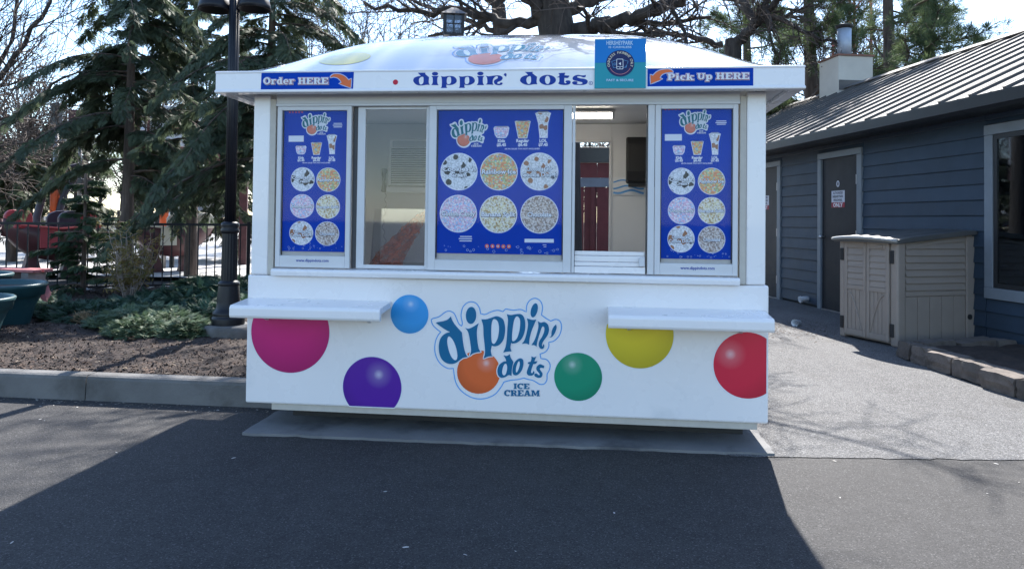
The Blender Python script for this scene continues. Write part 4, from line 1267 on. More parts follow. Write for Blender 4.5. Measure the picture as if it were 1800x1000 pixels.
# ================================================================== STORAGE SHED
shed = thing('storage_shed', 'taupe resin storage shed with louvred double doors and dark lid against the blue wall', 'storage shed', (3.946, 4.048, 0.004), math.atan2(0.397, 0.918))
M_res = mat('taupe resin', (0.28, 0.235, 0.20), 0.55, var=0.05, scale=6, bs=0.10, bscale=120, dirt=((0.19, 0.17, 0.15), 3.0, 0.62))
M_lid = mat('shed lid', (0.085, 0.085, 0.082), 0.45, var=0.08, scale=6)
SD, SW = 1.10, 0.906
SH = shed
shed.scale = (1.0, 1.0, 1.05)
MB().box(0.02, SD, 0.02, SW - 0.02, 0.02, 0.06).build('floor_tray', M_res, SH, bevel=0.01)
# side panel with curved top, louvres and grooved boards
top = [(SD, 1.19), (SD * 0.75, 1.17), (SD * 0.5, 1.145), (SD * 0.25, 1.12), (0.06, 1.09)]
b = MB(); b.prism([(0.03, 0.0), (SD, 0.0)] + top + [(0.03, 1.09)], 0.03, 0.05, 'y'); b.build('side_panel', M_res, SH)
b = MB(); b.prism([(0.03, 0.0), (SD, 0.0)] + top + [(0.03, 1.09)], SW - 0.05, SW - 0.03, 'y'); b.build('side_panel', M_res, SH)
MB().box(SD - 0.03, SD, 0.052, SW - 0.052, 0, 1.185).build('rear_panel', M_res, SH)
MB().box(0.0, 0.115, 0.0, 0.11, 0.0, 1.12).build('corner_post', M_res, SH, bevel=0.02)
MB().box(0.0, 0.10, SW - 0.09, SW, 0.0, 1.12).build('corner_post', M_res, SH, bevel=0.02)
MB().box(SD - 0.11, SD + 0.01, 0.004, 0.029, 0.0, 1.18).build('side_stile', M_res, SH, bevel=0.008)
for k in range(7):
    z0 = 0.60 + k * 0.074
    x0, x1 = 0.125, SD - 0.12
    zt_ = min(z0 + 0.066, 1.10)
    b = MB(); b.prism([(0.029, z0), (0.004, z0), (0.022, zt_), (0.029, zt_)], x0, x1, 'x'); b.build('louvre_slat', M_res, SH)
MB().box(0.12, SD - 0.115, 0.008, 0.029, 0.535, 0.585).build('side_rail', M_res, SH, bevel=0.006)
for k in range(5):
    w = (SD - 0.24) / 5
    MB().box(0.122 + k * w + 0.004, 0.122 + (k + 1) * w - 0.004, 0.017, 0.0295, 0.03, 0.53).build('side_board', M_res, SH, bevel=0.004)
b = MB()
V = []; nn = 8
arch = [(0.125, 1.03)] + [(0.125 + (SD - 0.25) * t, 1.03 + 0.09 * math.sin(t * math.pi / 2)) for t in np.linspace(0.1, 1, nn)]
q = arch + [(x_, z_ + 0.03) for x_, z_ in reversed(arch)]
b.prism(q, 0.006, 0.029, 'y'); b.build('side_arch', M_res, SH)
b = MB(); b.lathe([(0.03, 0.0), (0.03, 0.012), (0.02, 0.014)], 14); o = b.build('vent_plug', blackm, SH, loc=(SD - 0.07, 0.004, 0.30)); o.rotation_euler = (R(90), 0, 0)
# double doors
for i_, (y0, y1) in enumerate(((0.115, 0.448), (0.458, 0.80))):
    D = MB().box(0.0, 0.02, y0, y1, 0.045, 1.10).build('shed_door', M_res, SH, bevel=0.006)
    st = 0.045
    for (a0, a1, z0, z1) in ((y0, y0 + st, 0.045, 1.10), (y1 - st, y1, 0.045, 1.10), (y0 + st + .001, y1 - st - .001, 1.03, 1.10), (y0 + st + .001, y1 - st - .001, 0.56, 0.61), (y0 + st + .001, y1 - st - .001, 0.045, 0.11)):
        MB().box(-0.018, -0.0005, a0, a1, z0, z1).build('door_rail', M_res, D, bevel=0.005)
    for k in range(6):
        z0 = 0.615 + k * 0.068
        b = MB(); b.prism([(-0.001, z0), (-0.016, z0), (-0.004, z0 + 0.062), (-0.001, z0 + 0.062)], y0 + st + 0.003, y1 - st - 0.003, 'y'); b.build('louvre_slat', M_res, D)
    for k in range(4):
        w = (y1 - y0 - 2 * st - 0.004) / 4
        MB().box(-0.007, -0.0005, y0 + st + 0.002 + k * w + 0.003, y0 + st + 0.002 + (k + 1) * w - 0.003, 0.112, 0.558).build('door_board', M_res, D, bevel=0.002)
    sgn = 1 if i_ == 0 else -1
    ya, yb = (y1 - st - 0.01, y0 + st + 0.03)
    if i_ == 0: ya, yb = y0 + st + 0.03, y1 - st - 0.01
    P_ = [(-0.012, yb + (ya - yb) * t, 0.12 + 0.41 * math.sin(t * math.pi / 2)) for t in np.linspace(0, 1, 10)]
    b = MB(); b.tube(P_, 0.009, 6); b.build('arch_moulding', M_res, D)
for yy, zz in ((0.08, 0.95), (0.08, 0.17), (SW - 0.05, 0.95), (SW - 0.05, 0.17)):
    MB().box(-0.014, -0.001, yy - 0.028, yy + 0.022, zz - 0.07, zz + 0.07).build('hinge', blackm, SH, bevel=0.004)
b = MB(); b.lathe([(0.045, 0), (0.045, 0.01), (0.03, 0.016)], 16); o = b.build('door_badge', M_res, SH, loc=(-0.019, 0.24, 1.06)); o.rotation_euler = (0, R(-90), 0); o.scale = (0.45, 1, 1)
# bowed lid
ny, nx = 15, 7
V, f = [], []
for layer in (0, 1):
    for i_ in range(nx):
        for j in range(ny):
            t = j / (ny - 1); yy = -0.045 + (SW + 0.09) * t
            bow = 0.075 * (1 - (2 * t - 1) ** 2)
            x0 = -0.05 - bow; x1 = SD + 0.005
            s_ = i_ / (nx - 1)
            xx = x0 + (x1 - x0) * s_
            zz = 1.135 + 0.11 * s_ + 0.012 * (1 - (2 * t - 1) ** 2) - (0.0 if layer else 0.045)
            rib = 0.012 if (layer and 0 < i_ < nx - 1 and j % 3 == 0) else 0
            V.append((xx, yy, zz + rib))
NL = nx * ny
for i_ in range(nx - 1):
    for j in range(ny - 1):
        a0 = i_ * ny + j
        f.append((NL + a0, NL + a0 + ny, NL + a0 + ny + 1, NL + a0 + 1)); f.append((a0, a0 + 1, a0 + ny + 1, a0 + ny))
for j in range(ny - 1):
    f.append((j, NL + j, NL + j + 1, j + 1)); e = (nx - 1) * ny; f.append((e + j, e + j + 1, NL + e + j + 1, NL + e + j))
for i_ in range(nx - 1):
    a0 = i_ * ny; f.append((a0, a0 + ny, NL + a0 + ny, NL + a0)); a1 = a0 + ny - 1; f.append((a1, NL + a1, NL + a1 + ny, a1 + ny))
b = MB(); b.raw(V, f); b.build('lid', M_lid, SH, bevel=0.008)
P_ = [(-0.055 - 0.078 * (1 - (2 * t - 1) ** 2), -0.05 + (SW + 0.1) * t, 1.125 + 0.025 * (1 - (2 * t - 1) ** 2)) for t in np.linspace(0, 1, 17)]
b = MB(); b.tube(P_, 0.020, 8); b.build('lid_lip', mat('lid lip', (0.30, 0.30, 0.29), 0.35, var=0.05), SH, True)

# ================================================================== STONE EDGED BED ON THE RIGHT
bed = thing('stone_bed_edging', 'rough brown stone edging round the small mulch bed below the window', 'edging', (3.75, 3.42, 0))
M_stone = mat('edging stone', (0.115, 0.095, 0.082), 0.92, var=0.3, scale=9, bs=0.9, bscale=35, rnd=0.25, dirt=((0.09, 0.08, 0.07), 5.0, 0.5))
def stone_mesh(seed):
    rg = np.random.default_rng(seed)
    n = 5
    V, idx, f = [], {}, []
    def vert(p):
        k = tuple(np.round(p, 4))
        if k not in idx:
            q = np.array(p, float)
            q = q * (1 - 0.05 * (np.abs(q[[1, 2, 0]]) ** 3 + np.abs(q[[2, 0, 1]]) ** 3) / 2)
            q = q + rg.normal(0, 0.032, 3)
            idx[k] = len(V); V.append(q * 0.5)
        return idx[k]
    for ax in range(3):
        for sg_ in (-1, 1):
            for i_ in range(n - 1):
                for j in range(n - 1):
                    def pt(a_, b_):
                        p = [0, 0, 0]; p[ax] = sg_; p[(ax + 1) % 3] = -1 + 2 * a_ / (n - 1); p[(ax + 2) % 3] = -1 + 2 * b_ / (n - 1); return p
                    q = [vert(pt(i_, j)), vert(pt(i_ + 1, j)), vert(pt(i_ + 1, j + 1)), vert(pt(i_, j + 1))]
                    f.append(q if sg_ > 0 else q[::-1])
    b = MB(); b.raw(V, f)
    return b.mesh('stone', False)
stone_mes = [stone_mesh(40 + k) for k in range(6)]
def lay_stones(path, seed, hgt):
    rg = np.random.default_rng(seed)
    for (p0, p1) in zip(path[:-1], path[1:]):
        p0 = np.array(p0); p1 = np.array(p1); L = np.linalg.norm(p1 - p0); d = (p1 - p0) / L
        s_ = 0.0
        while s_ < L - 0.05:
            ln = 0.27 + 0.17 * rg.random()
            ln = min(ln, L - s_ + 0.06)
            c = p0 + d * (s_ + ln / 2)
            o = link('stone', stone_mes[rg.integers(6)], M_stone, bed, (c[0] - 3.75 + rg.normal(0, .008), c[1] - 3.42 + rg.normal(0, .008), hgt / 2 + 0.002))
            o.scale = (ln * 0.93, 0.20 + 0.05 * rg.random(), hgt * (0.95 + 0.15 * rg.random()))
            o.rotation_euler = (rg.normal(0, .06), rg.normal(0, .06), math.atan2(d[1], d[0]) + rg.normal(0, .09))
            s_ += ln
lay_stones([(3.80, 3.50), (3.95, 2.45), (4.06, 1.55), (4.14, 0.3)], 3, 0.165)
lay_stones([(3.98, 3.62), (4.98, 3.90)], 5, 0.15)
o = grid_sheet('right_mulch_bed', 3.9, 7.5, 0.2, 3.9, 70, 70, lambda x, y: mulch_h(x, y) - 0.055, M_mulch, lambda x, y: (x > 3.98 - (y - 2.2) * 0.12) & (y < 3.62 + (x - 4) * .26))
tag(o, kind='structure')

# ================================================================== LAMP POST
lp = thing('lamp_post', 'black cast iron lamp post with stepped base on a round concrete footing', 'lamp post', (-3.05, 2.50, 0.10))
M_iron = mat('black painted iron', (0.006, 0.007, 0.011), 0.42, var=0.2, scale=12, spec=0.35)
b = MB(); b.lathe([(0.238, -0.05), (0.243, 0.12), (0.235, 0.165), (0.215, 0.185), (0.0, 0.19)], 36); b.build('footing', M_kerb, lp, True)
prof = [(0.158, 0.188), (0.160, 0.245), (0.156, 0.262), (0.146, 0.268), (0.150, 0.285), (0.150, 0.31), (0.128, 0.332), (0.118, 0.345), (0.112, 0.42), (0.101, 0.56), (0.099, 0.575)]
b = MB(); b.lathe(prof, 32, cap=False); b.build('base_casting', M_iron, lp, True)
b = MB(); b.lathe([(0.099, 0.572), (0.104, 0.585), (0.104, 0.60), (0.092, 0.615), (0.079, 0.625)], 32, cap=False); b.build('base_collar', M_iron, lp, True)
b = MB(); b.lathe([(0.078, 0.62), (0.075, 0.9), (0.073, 1.10)], 64, cap=False, flute=16, amp=0.10); b.build('fluted_sleeve', M_iron, lp, True)
b = MB(); b.lathe([(0.074, 1.095), (0.089, 1.11), (0.089, 1.135), (0.080, 1.15), (0.088, 1.17), (0.088, 1.195), (0.070, 1.21), (0.056, 1.215)], 32, cap=False); b.build('sleeve_collar', M_iron, lp, True)
b = MB(); b.lathe([(0.055, 1.21), (0.052, 3.9)], 64, flute=12, amp=0.12); b.build('pole', M_iron, lp, True)
b = MB(); b.tube([(-0.33, 0, 3.62), (0.33, 0, 3.62)], 0.03, 8); b.build('cross_arm', M_iron, lp)
for sx in (-1, 1):
    b = MB(); b.lathe([(0.05, 0.25), (0.06, 0.2), (0.13, 0.14), (0.16, 0.04), (0.165, 0.0), (0.15, 0.0), (0.10, 0.10), (0.0, 0.12)], 24, (sx * 0.21, 0, 3.355), cap=False); b.build('lamp_shade', M_iron, lp, True)

# ================================================================== IRON FENCE
f0 = np.array([-9.1, 5.65]); f1 = np.array([-4.0, 8.99])
fd = (f1 - f0) / np.linalg.norm(f1 - f0); FLn = np.linalg.norm(f1 - f0)
fence = thing('iron_fence', 'black iron picket fence between the planting bed and the ride plaza', 'fence', (f0[0], f0[1], 0.12), math.atan2(fd[1], fd[0]))
MB().box(0, FLn, -0.02, 0.02, 1.08, 1.12).build('rail', M_iron, fence, bevel=0.004)
MB().box(0, FLn, -0.016, 0.016, 0.06, 0.09).build('rail', M_iron, fence, bevel=0.004)
pk = None; po = None
k = 0
while k * 0.138 < FLn:
    x_ = k * 0.138
    if k % 14 == 3:
        if po is None: po = MB().box(-0.03, 0.03, -0.03, 0.03, -0.05, 1.16).mesh('post')
        bev(link('post', po, M_iron, fence, (x_, 0, 0)), 0.005)
    else:
        if pk is None: pk = MB().box(-0.010, 0.010, -0.010, 0.010, 0.0905, 1.0795).mesh('picket')
        link('picket', pk, M_iron, fence, (x_, 0, 0))
    k += 1
tag(MB().box(0, FLn, -0.13, 0.22, -0.1, 0.045).build('fence_footing', M_conc, None, loc=(f0[0], f0[1], 0.12), rz=math.atan2(fd[1], fd[0]), bevel=0.01), kind='structure')

# ================================================================== PLANTERS, BENCH, LITTER
M_pot = mat('dark green plastic', (0.014, 0.060, 0.070), 0.5, var=0.12, scale=5, dirt=((0.05, 0.09, 0.09), 3.0, 0.6))
M_soil = mat('potting soil', (0.05, 0.038, 0.03), 0.95, var=0.4, scale=20, bs=0.8)
for lab, u_, v_, k_, r_, h_ in (('dark green plastic planter nearest the kerb, cut by the left edge', -78, 560, 8.6, 0.46, 0.42),
                            ('wide dark green plastic planter with thick rim, second from the kerb', -20, 552, 9.7, 0.53, 0.46),
                            ('dark green plastic planter farthest from the kerb, behind the wide one', -66, 535, 11.4, 0.52, 0.46)):
    P = at(u_, v_, k_)
    pt_ = thing('planter', lab, 'planter', (P[0], P[1], 0.165), 0, 'green planters in the mulch bed')
    b = MB(); b.lathe([(r_ * 0.70, 0.0), (r_ * 0.80, h_ * 0.45), (r_ * 0.90, h_ * 0.70)], 40, cap=False); b.build('pot_body', M_pot, pt_, True)
    b = MB(); b.lathe([(r_ * 0.89, h_ * 0.69), (r_ * 0.96, h_ * 0.71), (r_ * 0.98, h_ * 0.88), (r_ * 1.0, h_ * 0.90), (r_ * 1.02, h_ * 0.97), (r_ * 0.99, h_ * 1.0), (r_ * 0.93, h_ * 0.99), (r_ * 0.90, h_ * 0.86)], 40, cap=False); b.build('pot_rim', M_pot, pt_, True)
    b = MB(); b.lathe([(r_ * 0.905, h_ * 0.87), (0.0, h_ * 0.90)], 24, cap=False); b.build('soil', M_soil, pt_, True)
M_pink = mat('faded red paint', (0.36, 0.12, 0.12), 0.7, var=0.2, scale=8)
P0 = at(-40, 468, 12.4); P1 = at(76, 476, 11.6)
bn_ = thing('plank_bench', 'faded red plank bench behind the green planters', 'bench', (P0[0], P0[1], 0.13), math.atan2(P1[1] - P0[1], P1[0] - P0[0]))
BL = math.hypot(P1[0] - P0[0], P1[1] - P0[1])
MB().box(0, BL, -0.16, -0.02, 0.47, 0.51).build('seat_plank', M_pink, bn_, bevel=0.006)
MB().box(0, BL, 0.02, 0.16, 0.47, 0.51).build('seat_plank', M_pink, bn_, bevel=0.006)
for x_ in (0.25, BL * 0.62, BL * 0.85):
    MB().prism([(x_ - 0.09, 0.0), (x_ + 0.02, 0.0), (x_ + 0.07, 0.469), (x_ - 0.04, 0.469)], -0.14, 0.14, 'y').build('leg', mat('grey bench wood', (0.32, 0.28, 0.26), 0.8, var=.2), bn_)
MB().prism([(BL - 0.04, 0.3), (BL + 0.07, 0.0), (BL + 0.17, 0.0), (BL + 0.02, 0.34)], -0.05, 0.05, 'y').build('foot_brace', M_pink, bn_)
cup = thing('plastic_cup', 'clear plastic cup lying on the path near the dark door', 'cup', (3.34, 5.72, 0.045), R(20))
b = MB(); pr = [(0.030, 0.0), (0.045, 0.13), (0.049, 0.132), (0.049, 0.136), (0.043, 0.13), (0.028, 0.004)]
b.lathe(pr, 20, cap=False); o = b.build('cup_wall', mat('clear plastic', (0.62, 0.66, 0.70), 0.2, var=0.05), cup, True); o.rotation_euler = (R(90), 0, R(-60))
n = 45
px = rng.uniform(-4.5, 4.5, n); py = rng.uniform(-2.2, 0.45, n)
chips('fallen_petals', np.stack([px, py, np.full(n, 0.003)], 1), 0.02, mat('petal', (0.50, 0.48, 0.44), 0.8, var=.2), 8, ('tiny pale petals and leaf scraps scattered over the asphalt', 'litter'), 0.1)
n = 900
px = rng.uniform(-8, -1.6, n); py = 0.495 - np.abs(rng.normal(0, 0.10, n))
chips('kerb_grit', np.stack([px, py, np.full(n, 0.002)], 1), 0.016, mat_chips('grit', [(0, (0.10, 0.08, 0.06)), (0.5, (0.25, 0.22, 0.18)), (0.85, (0.45, 0.42, 0.38))]), 9, ('loose grit and leaf crumbs gathered along the kerb', 'grit'), 0.1)
n = 1500
th_ = rng.random(n)
px = 1.5 + 2.2 * rng.random(n) ** 1.5; py = 4.9 + rng.normal(0, 0.5, n) + (px - 1.5) * 0.2
chips('path_leaf_litter', np.stack([px, py, np.full(n, 0.006)], 1), 0.03, M_chip, 10, ('brown leaf crumbs drifted beside the kiosk along the path', 'leaf litter'), 0.15)

# ================================================================== VEGETATION
class Wood:
    """many tapered tubes gathered into one mesh"""
    def __init__(self): self.V = []; self.F = []; self.n = 0
    def tube(self, P, r, n):
        P = np.asarray(P, float); r = np.asarray(r, float)
        T = np.gradient(P, axis=0); T /= np.linalg.norm(T, axis=1)[:, None] + 1e-9
        ref = np.array([0.31, 0.17, 0.93]) if abs(T[0][2]) < 0.85 else np.array([1.0, 0.1, 0])
        A = cross(T, ref); A /= np.linalg.norm(A, axis=1)[:, None] + 1e-9
        B = cross(T, A)
        a = np.arange(n) * 2 * math.pi / n
        V = (P[:, None] + r[:, None, None] * (np.cos(a)[None, :, None] * A[:, None] + np.sin(a)[None, :, None] * B[:, None])).reshape(-1, 3)
        k = len(P)
        i = np.arange(k - 1)[:, None] * n; j = np.arange(n)[None]
        j2 = (j + 1) % n
        F = np.stack([i + j, i + j2, i + n + j2, i + n + j], -1).reshape(-1, 4) + self.n
        self.V.append(V); self.F.append(F); self.n += len(V)
    def build(self, name, m, parent):
        return link(name, bigmesh(name, np.concatenate(self.V), np.concatenate(self.F), True), m, parent)

def unit(v): return v / (np.linalg.norm(v) + 1e-9)

def limb(wood, twig, rg, p, d, L, r, depth, up, wig, kids, minr):
    """recursive bare limb; thick wood and fine twigs go to different meshes"""
    k = 6 if depth > 2 else 5 if depth > 1 else 4
    P = [p]; d = unit(d)
    for i in range(k):
        d = unit(d + rg.normal(0, wig, 3) + np.array([0, 0, up]))
        P.append(P[-1] + d * L / k)
    rr = np.linspace(r, max(r * (0.45 if depth > 1 else 0.3), minr), k + 1)
    (wood if r > 0.022 else twig).tube(P, rr, 8 if r > 0.1 else 5 if r > 0.03 else 3)
    if depth <= 0: return
    for c in range(kids[depth]):
        t = 0.25 + 0.75 * (c + rg.random()) / kids[depth]
        i = min(k - 1, int(t * k)); q = P[i] + (P[i + 1] - P[i]) * (t * k - i)
        ax = unit(P[i + 1] - P[i])
        side = unit(cross(ax, rg.normal(0, 1, 3)))
        ang = 0.5 + 0.55 * rg.random()
        nd = ax * math.cos(ang) + side * math.sin(ang)
        rs = rr[i] * (0.45 + 0.25 * rg.random())
        limb(wood, twig, rg, q, nd, L * (0.42 + 0.3 * rg.random()), max(rs, minr), depth - 1, up * 1.1, wig * 1.15, kids, minr)

M_bark = mat_bark('grey brown bark', (0.020, 0.016, 0.014), (0.070, 0.058, 0.050))
M_bark2 = mat_bark('reddish conifer bark', (0.045, 0.032, 0.026), (0.13, 0.095, 0.075))
M_twig = mat('twig bark', (0.085, 0.065, 0.055), 0.85, var=0.2)

def bare_tree(label, base, limbs, seed, kids, minr=0.006, trunk=None, group=None, depth=3, up=0.03, wig=0.14):
    t = thing('bare_tree', label, 'tree', tuple(base), 0, group)
    rg = np.random.default_rng(seed)
    W_, T_ = Wood(), Wood()
    b0 = np.array(base, float)
    if trunk is not None:
        P = np.array([p for p, _ in trunk], float) - b0
        W_.tube(P, [r for _, r in trunk], 14)
    for P, r0, r1 in limbs:
        P = np.array(P, float) - b0
        # resample the guide polyline
        k = len(P); tt = np.linspace(0, k - 1, k * 4)
        Q = np.stack([np.interp(tt, np.arange(k), P[:, c]) for c in range(3)], 1)
        Q[1:-1] = (Q[:-2] + Q[2:] + 2 * Q[1:-1]) / 4 + rg.normal(0, 0.025 + r0 * .1, (len(Q) - 2, 3))
        R_ = np.linspace(r0, r1, len(Q))
        W_.tube(Q, R_, 9)
        n_k = kids[-1]
        L = np.linalg.norm(np.diff(Q, axis=0), axis=1).sum()
        for c in range(n_k):
            f_ = 0.12 + 0.88 * (c + rg.random()) / n_k
            i = min(len(Q) - 2, int(f_ * (len(Q) - 1)))
            ax = unit(Q[i + 1] - Q[i]); side = unit(cross(ax, rg.normal(0, 1, 3)))
            ang = 0.45 + 0.6 * rg.random()
            limb(W_, T_, rg, Q[i], ax * math.cos(ang) + side * math.sin(ang), L * (0.22 + 0.28 * rg.random()), max(R_[i] * (0.35 + .25 * rg.random()), minr * 1.5), depth - 1, up, wig, kids, minr)
    W_.build('trunk', M_bark, t)
    if T_.V: T_.build('crown', M_twig, t)
    return t

# ---- big oak behind the kiosk, limbs reaching over it
D_ = 12.0
ob = at(985, 500, D_); ob[2] = 0.0
tr_top = at(968, 20, D_)
oak_trunk = [((ob[0], ob[1], -0.1), 0.46), ((ob[0], ob[1], 0.5), 0.37), ((ob[0] - .02, ob[1], 2.0), 0.33), (tuple(at(985, 90, D_)), 0.31), (tuple(at(972, 20, D_)), 0.29), (tuple(at(962, -60, D_)), 0.27), (tuple(at(960, -160, D_)), 0.22)]
def pl_(*a): return [at(u, v, k) for u, v, k in a]
oak_limbs = [
    (pl_((985, 60, 12), (940, 10, 11.8), (915, -40, 11.6), (890, -140, 11.3)), 0.13, 0.06),
    (pl_((1000, 62, 12), (1060, 45, 11.6), (1119, 33, 11.2), (1194, 5, 10.8), (1290, -60, 10.4)), 0.13, 0.05),
    (pl_((990, 20, 12), (1075, -10, 12.3), (1150, -60, 12.6), (1210, -160, 13)), 0.12, 0.05),
    (pl_((968, 40, 12), (880, 40, 12.2), (820, 20, 12.6), (740, 25, 13.0), (640, 5, 13.4)), 0.10, 0.03),
    (pl_((960, -90, 12), (1000, -260, 11.5), (1060, -420, 11)), 0.16, 0.06),
    (pl_((960, -120, 12), (930, -300, 11.6), (905, -480, 11.4), (890, -640, 11.2)), 0.16, 0.05),
    (pl_((965, -100, 12), (1000, -330, 11.0), (1010, -560, 10.5), (1040, -760, 10.2)), 0.15, 0.05),
    (pl_((960, -60, 12), (900, -100, 11.5), (800, -150, 11.0)), 0.08, 0.03),
    (pl_((962, -70, 12), (1060, -120, 10.8), (1180, -180, 10.0)), 0.13, 0.05),
]
bare_tree('massive dark bare oak rising directly behind the kiosk roof', ob, oak_limbs, 11, [4, 6, 6, 11], 0.005, oak_trunk, None, 3, 0.02, 0.17)
b2 = at(880, 500, 21.75); b2[2] = 0
bare_tree('slimmer bare tree just left of the massive oak', b2, [
    (pl_((880, 30, 21.75), (868, -20, 21.75), (850, -120, 21.3)), 0.180, 0.090),
    (pl_((878, 55, 21.75), (830, 40, 21.45), (770, 20, 21.0), (690, -10, 20.7)), 0.090, 0.045),
    (pl_((872, 10, 21.75), (920, -50, 22.05), (960, -150, 22.5)), 0.120, 0.060),
    (pl_((872, 0, 21.75), (800, -40, 22.5), (720, -120, 23.25)), 0.120, 0.060)], 12, [4, 6, 6, 10], 0.008,
    [(tuple(b2), 0.330), (tuple(at(884, 200, 21.75)), 0.270), (tuple(at(880, 58, 21.75)), 0.232), (tuple(at(876, 10, 21.75)), 0.210)])
b3 = at(1300, 500, 20.25); b3[2] = 0
bare_tree('leaning bare tree with a forked limb over the right end of the kiosk roof', b3, [
    (pl_((1289, 80, 20.25), (1310, 60, 20.1), (1336, 33, 19.8), (1358, 5, 19.5), (1440, -40, 18.9)), 0.15, 0.07),
    (pl_((1270, 78, 20.25), (1220, 68, 19.95), (1150, 55, 19.5), (1100, 40, 19.2)), 0.090, 0.038),
    (pl_((1345, 25, 19.8), (1420, 60, 19.5), (1480, 75, 19.35)), 0.068, 0.030),
    (pl_((1330, 40, 19.8), (1290, -10, 20.1), (1230, -60, 20.4), (1120, -100, 21.0)), 0.120, 0.045)], 13, [4, 6, 6, 10], 0.008,
    [(tuple(b3), 0.360), (tuple(at(1296, 250, 20.25)), 0.285), (tuple(at(1287, 120, 20.25)), 0.240), (tuple(at(1289, 70, 20.25)), 0.210)])
# far left bare tree, spreading fan of reddish twigs
b4 = at(-150, 500, 19); b4[2] = 0
bare_tree('bare tree with fanned reddish twigs at the far left edge', b4, [
    (pl_((-150, 300, 19), (-60, 220, 18.5), (20, 110, 18), (90, 0, 17.5), (120, -60, 17.5)), 0.08, 0.02),
    (pl_((-150, 340, 19), (-40, 250, 18.5), (60, 180, 18), (150, 110, 17.6)), 0.07, 0.015),
    (pl_((-150, 330, 19), (-80, 260, 19), (0, 130, 19), (30, 20, 19), (40, -60, 19)), 0.08, 0.02),
    (pl_((-150, 380, 19), (-60, 320, 19), (30, 270, 19), (100, 220, 19)), 0.05, 0.012),
    (pl_((-150, 250, 19), (-90, 100, 18.5), (-20, 0, 18), (0, -80, 18)), 0.09, 0.02)], 14, [4, 5, 6, 10], 0.007,
    [(tuple(b4), 0.26), (tuple(at(-155, 300, 19)), 0.2), (tuple(at(-150, 200, 19)), 0.14)])
# distant bare trees
def far_tree(label, u, k, hpx, seed, spread=1.0):
    b = at(u, 450, k); b[2] = 0
    L = []
    rg = np.random.default_rng(seed)
    for j in range(5):
        a = rg.normal(0, 60 * spread); v0 = 330
        L.append((pl_((u, 320, k), (u + a * .4, 320 - (320 - hpx) * .5, k + rg.normal(0, .6)), (u + a, hpx + abs(a) * .3, k + rg.normal(0, 1.2))), 0.09, 0.02))
    bare_tree(label, b, L, seed, [3, 5, 5, 8], 0.012, [(tuple(b), 0.25), (tuple(at(u, 300, k)), 0.16)], 'distant bare trees', 3, 0.05, 0.12)
far_tree('distant bushy bare tree peeping over the left slope of the kiosk roof', 670, 34, 30, 31, 1.1)
far_tree('distant bare tree behind the ride sign', 250, 32, 150, 32, 1.3)
far_tree('distant bare tree left of the orange sleeved pole', 40, 30, 170, 33, 1.2)
far_tree('distant bare tree between the hemlock and the kiosk corner', 545, 40, 60, 34, 0.8)
far_tree('distant bare tree behind the roof chimney', 1480, 36, 40, 35, 1.2)

# ---- needle foliage
def spray_template(n=9, seed=0):
    """flat feathery frond along +x, length 1"""
    rg = np.random.default_rng(seed)
    V, F = [], []
    for i in range(n):
        t = (i + 0.6) / n
        ln = 0.42 * (1 - t) ** 0.75 + 0.09
        for s in (-1, 1):
            a = 0.75 + 0.2 * rg.random()
            x0, w = t, 0.045
            dx, dy = math.cos(a) * ln, s * math.sin(a) * ln
            z1 = -0.10 * ln - 0.03 * rg.random()
            k = len(V)
            V += [(x0, 0, 0), (x0 + dx * .5 - dy * .10, dy * .5 + dx * .10, z1 * .4), (x0 + dx, dy, z1), (x0 + dx * .5 + dy * .10, dy * .5 - dx * .10, z1 * .4)]
            F.append((k, k + 1, k + 2, k + 3))
    k = len(V)
    V += [(0, -.02, 0), (0, .02, 0), (1.02, .0, -.03), (0.5, 0.0, 0.02)]
    F.append((k, k + 2, k + 1, k + 3))
    return np.array(V), np.array(F)

def tuft_template(n=26, seed=0, w=0.022):
    """pine tuft: needles fanning round +x"""
    rg = np.random.default_rng(seed)
    V, F = [], []
    for i in range(n):
        th = rg.random() * 2 * math.pi; sp = 0.25 + 1.0 * rg.random()
        d = np.array([math.cos(sp), math.sin(sp) * math.cos(th), math.sin(sp) * math.sin(th)])
        s = unit(cross(d, rg.normal(0, 1, 3))) * w
        o = np.array([0.35 * rg.random() - .2, 0, 0])
        L = 0.7 + 0.4 * rg.random()
        k = len(V)
        V += [o - s, o + d * L * .6 - s * .8, o + d * L, o + d * L * .6 + s * .8]
        F.append((k, k + 1, k + 2, k + 3))
    return np.array(V), np.array(F)

def scatter(name, tmpl, P, X, Nn, S, m, parent):
    """place a template at P with axis X, normal hint Nn and size S"""
    tv, tf = tmpl
    X = X / (np.linalg.norm(X, axis=1)[:, None] + 1e-9)
    Y = cross(Nn, X); Y /= np.linalg.norm(Y, axis=1)[:, None] + 1e-9
    Z = cross(X, Y)
    V = P[:, None] + S[:, None, None] * (tv[None, :, 0:1] * X[:, None] + tv[None, :, 1:2] * Y[:, None] + tv[None, :, 2:3] * Z[:, None])
    F = tf[None] + (np.arange(len(P)) * len(tv))[:, None, None]
    return link(name, bigmesh(name, V.reshape(-1, 3), F.reshape(-1, tf.shape[1])), m, parent)

